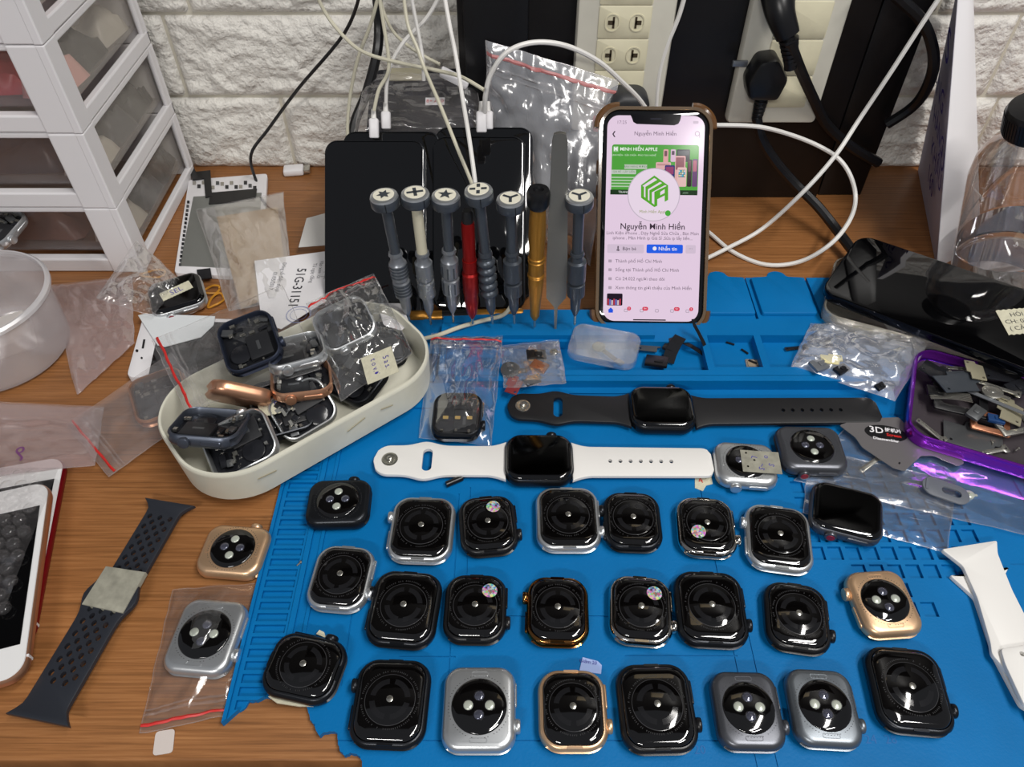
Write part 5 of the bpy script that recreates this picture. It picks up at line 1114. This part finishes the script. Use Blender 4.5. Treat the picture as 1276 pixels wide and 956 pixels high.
t = thing('sim_tray', 'small silver chip holder in the middle mat bin', 'chip holder', P(940, 454, .0032), (0, 0, R(-3)))
G().loft(.0125, .0090, .001, [(0, 0), (0, .0006), (.0002, .0008)]).obj('holder', NICK, t); G().box(0, 0, .001, .0100, .0066, .0004, .0001).obj('chip', mat('brown_chip', (150, 136, 116), .5), t)
for x, y, r_, l in ((910, 428, -25, 'upper tiny black rod in the middle mat bin'), (928, 438, -50, 'lower tiny black rod in the middle mat bin'), (938, 451, -35, 'tiny black rod lying on the chip holder')):
    o = G().box(0, 0, 0, .0065, .0013, .001, .0002).obj('pin_rod', BLK, None, P(x, y, .0040 if y < 450 else .0050)); o.rotation_euler = (0, 0, R(r_)); tag(o, l, 'rod')
part_in(992, 434, .004, 'strip', .018, 12, CHIP, 'dark bracket tip in the right mat bin', group=None)
for x, y, l in ((740, 482, 'tiny screw standing in the long trough, left'), (728, 480, 'tiny screw near the left trough end'), (370, 705, 'tiny silver screw in a ruler cell by the silver watch')): part_in(x, y, .004, 'screw', .01, 40, NICK, l, group=None)
o = G().lathe([(.0020, 0), (.0020, .011), (.0014, .0115)], 14, M=RY(90)).obj('black_pin', BLK, None, P(556, 604, MZ+.0022)); o.rotation_euler = (0, 0, R(28)); tag(o, 'black cylindrical pin just below the white strap', 'pin')
o = flat('paper_scrap', [(866, 592), (872, 590), (886, 591), (888, 603), (880, 605), (876, 612), (866, 608)], MZ, .0004, TAPE, None, 'torn paper scrap with red mark left of taped watch', 'paper')
q = P(873, 599, MZ+.0006)-o.location; text('4', .006, RED, o, T(q) @ RZ(15))
o = flat('paper_slip', [(722, 836), (726, 819), (745, 824), (750, 829), (749, 840)], MZ, .0005, mat('lilac_slip', (158, 178, 226), .7), None, 'small lilac slip behind the gold-rimmed watch', 'paper')
q = P(733, 825, MZ+.0007)-o.location; text('Giảm 20', .0026, INK, o, T(q) @ RZ(-10))
flat('tape_strip', [(334, 868), (342, 866), (392, 876), (390, 880), (372, 880), (345, 876)], .0052, .0012, TAPE, None, 'cream tape strip under the black watch on the torn corner', 'tape')
flat('tape_strip', [(394, 790), (398, 785), (404, 788), (406, 795)], .008, .001, TAPE, None, 'cream tape tip behind the same watch crown', 'tape')
# copper bits in flat bag
for x, y, k, s_, r_, m, l in ((668, 444, 'block', .014, 5, BLK, 'black part in the flat small bag'), (672, 458, 'block', .012, -30, COP, 'copper part in the flat small bag'), (690, 440, 'motor', .006, 0, NICK, 'silver button in the corner of the flat small bag'), (664, 474, 'plate', .014, 30, TOOLD, 'grey shard at the foot of the flat bag'), (640, 480, 'plate', .016, 70, mat('dull_red_film', (120, 40, 44), .5), 'dull red film piece between the two small bags'), (636, 462, 'motor', .014, 0, CHIPG, 'grey ring part between the two small bags')):
    part_in(x, y, .0122, k, s_, r_, m, l, group='bits in the flat small bag')
t = thing('circuit_strip', 'blue circuit strip between tray and zip bag', 'circuit board', P(528, 462, .0062), (0, 0, R(78)))
G().box(0, 0, 0, .040, .012, .001, .0002).obj('board', PCB, t)
for i in range(8): G().box(-.017+i*.0048, random.uniform(-.004, .004), .0010, .003, .003, .0014, .0002).obj('chip', [CHIP, NICK, COP, CHIP][i % 4], t)
# ---------------------------------------------------------------- perforated strap
def sport():
    a, b = P(213, 628, .004), P(52, 902, .004); d = (b-a); L = d.length; t = thing('sport_strap', 'black perforated sport strap with grey tape around its middle', 'strap', a, (0, 0, math.atan2(d.y, d.x)))
    def piece(x0, x1, prof, holes, z0, nm):
        n = 24; pts = [(x0+(x1-x0)*i/n, -prof(i/n)) for i in range(n+1)]+[(x0+(x1-x0)*i/n, prof(i/n)) for i in range(n, -1, -1)]
        return prism(pts, z0, z0+.0026, .0008, holes).obj(nm, mat('black_sport_rubber', (40, 43, 50), .38), t)
    def H(x0, x1, rows, ph=0):
        hs = []; i = 0; x = x0
        while x < x1:
            for r_ in rows if i % 2 == 0 else [q+.5*(rows[1]-rows[0]) for q in rows[:-1]]: hs.append(circ(x, r_, .0018, .0014, 10))
            x += .0036; i += 1
        return hs
    piece(0, L*.58, lambda u_: .0105+.0062*max(0, 1-u_/.10)**1.6, H(.012, L*.37, (-.0066, 0, .0066)), .0002, 'upper_band')
    piece(L*.43, L, lambda u_: .0118+.0040*math.exp(-((u_-.12)/.10)**2)+.0058*max(0, (u_-.90)/.10)**1.4, H(L*.56, L-.018, (-.0068, 0, .0068)), .0030, 'lower_band')
    o = prism([(L*.37, -.0122), (L*.55, -.0126), (L*.555, .0126), (L*.365, .0122)], .0030, .0064, .0008).obj('tape_wrap', TAPG, t); o['label'] = 'grimy grey tape'
sport()
# white strap at the right edge
t = thing('watch_band', 'pair of white rubber bands crossing at the right edge', 'strap', P(1230, 760, MZ))
def wb(px, z, nm, par, holes=()):
    q = [P(x, y, z)-Vector((t.location.x, t.location.y, 0)) for x, y in px]; hs = [[((P(a, b, z)-t.location).x+x, (P(a, b, z)-t.location).y+y) for x, y in circ(0, 0, .0014, n=10)] for a, b in holes]
    pr = prism(round_poly([(p.x, p.y) for p in q], .002, 4), z-.0026-MZ, z-MZ, .0008, hs or None); return pr.obj(nm, WHT, par)
wb([(1183, 716), (1202, 717), (1250, 710), (1258, 706), (1250, 722), (1276, 800), (1290, 890), (1272, 880), (1240, 820), (1215, 745)], MZ+.0030, 'under_band', t)
wb([(1173, 684), (1243, 673), (1244, 690), (1262, 735), (1300, 810), (1330, 900), (1290, 900), (1262, 845), (1236, 815), (1234, 800), (1218, 745), (1200, 705)], MZ+.0062, 'upper_band', t)
wb([(1247, 808), (1300, 800), (1330, 900), (1276, 878), (1252, 826)], MZ+.0090, 'end_band', t, [(1274, 815)])
# ---------------------------------------------------------------- phones at lower left
def phone_flat(label, p0, p1, p2, w_, h_, back, face, bubble=False, r_=.011):
    def bld(t):
        M = T((-w_/2, h_/2, 0))
        G().loft(w_, h_, r_, [(.0020, -.0070), (.0003, -.0055), (0, -.0035), (.0003, -.0015), (.0012, -.0004)], M=M).obj('frame', back, t)
        G().loft(w_-.002, h_-.002, r_-.001, [(0, -.0008), (.0003, 0)], M=M).obj('front_glass', face, t)
        G().box(-w_/2, h_/2, .0002, w_-.009, h_-.038, .0003).obj('screen', BGL, t); G().box(-.0012, .012, -.0032, .0026, .0014, .005).obj('antenna_line', WPLA, t)
    return tilted('phone', label, 'phone', p0, p1, p2, 0, 0, bld)
phone_flat('white-faced phone with red back under the bubble-wrapped one', P(38, 800, .0072), None, P(80, 582, .0072), .067, .130, mat('red_phone_back', (140, 16, 34), .3, .6), mat('white_glass', (228, 228, 228), .1))
phone_flat('white-faced rose gold phone in bubble wrap at lower left', P(31, 843, .0160), None, P(64, 598, .0160), .067, .128, RSE, mat('white_glass'))
def bub():
    q = [P(-70, 585, .0175), P(74, 583, .0180), P(4, 765, .0175), P(-140, 780, .0175)]; t = thing('bubble_wrap', 'sheet of bubble wrap over the white-faced phone', 'bubble wrap', q[0])
    g = G(); n = 40; v = []
    for j in range(n+1):
        for i in range(n+1):
            u_, v_ = i/n, j/n; p = (q[0]*(1-u_)+q[1]*u_)*(1-v_)+(q[3]*(1-u_)+q[2]*u_)*v_
            v.append(p-q[0]+Vector((0, 0, noise.noise(p*90)*.0012+.0005)))
    g.add(v, [(j*(n+1)+i, j*(n+1)+i+1, (j+1)*(n+1)+i+1, (j+1)*(n+1)+i) for j in range(n) for i in range(n)]); f_ = g.obj('film', BUB, t, ang=180); b = G()
    ex = (q[1]-q[0]).normalized(); ey = (q[3]-q[0]).normalized()
    for j in range(12):
        for i in range(7):
            p = ex*(.004+i*.0086+(.0043 if j % 2 else 0))+ey*(.006+j*.0082)
            a_, c_ = (q[2]-q[0]), p
            b.lathe([(.0038, .0005), (.0037, .0018), (.0030, .0028), (.0016, .0033), (.0003, .0034)], 12, M=T(p), capb=False)
    b = b.obj('bubbles', BUB, t, ang=180); b['kind'] = 'stuff'
bub()
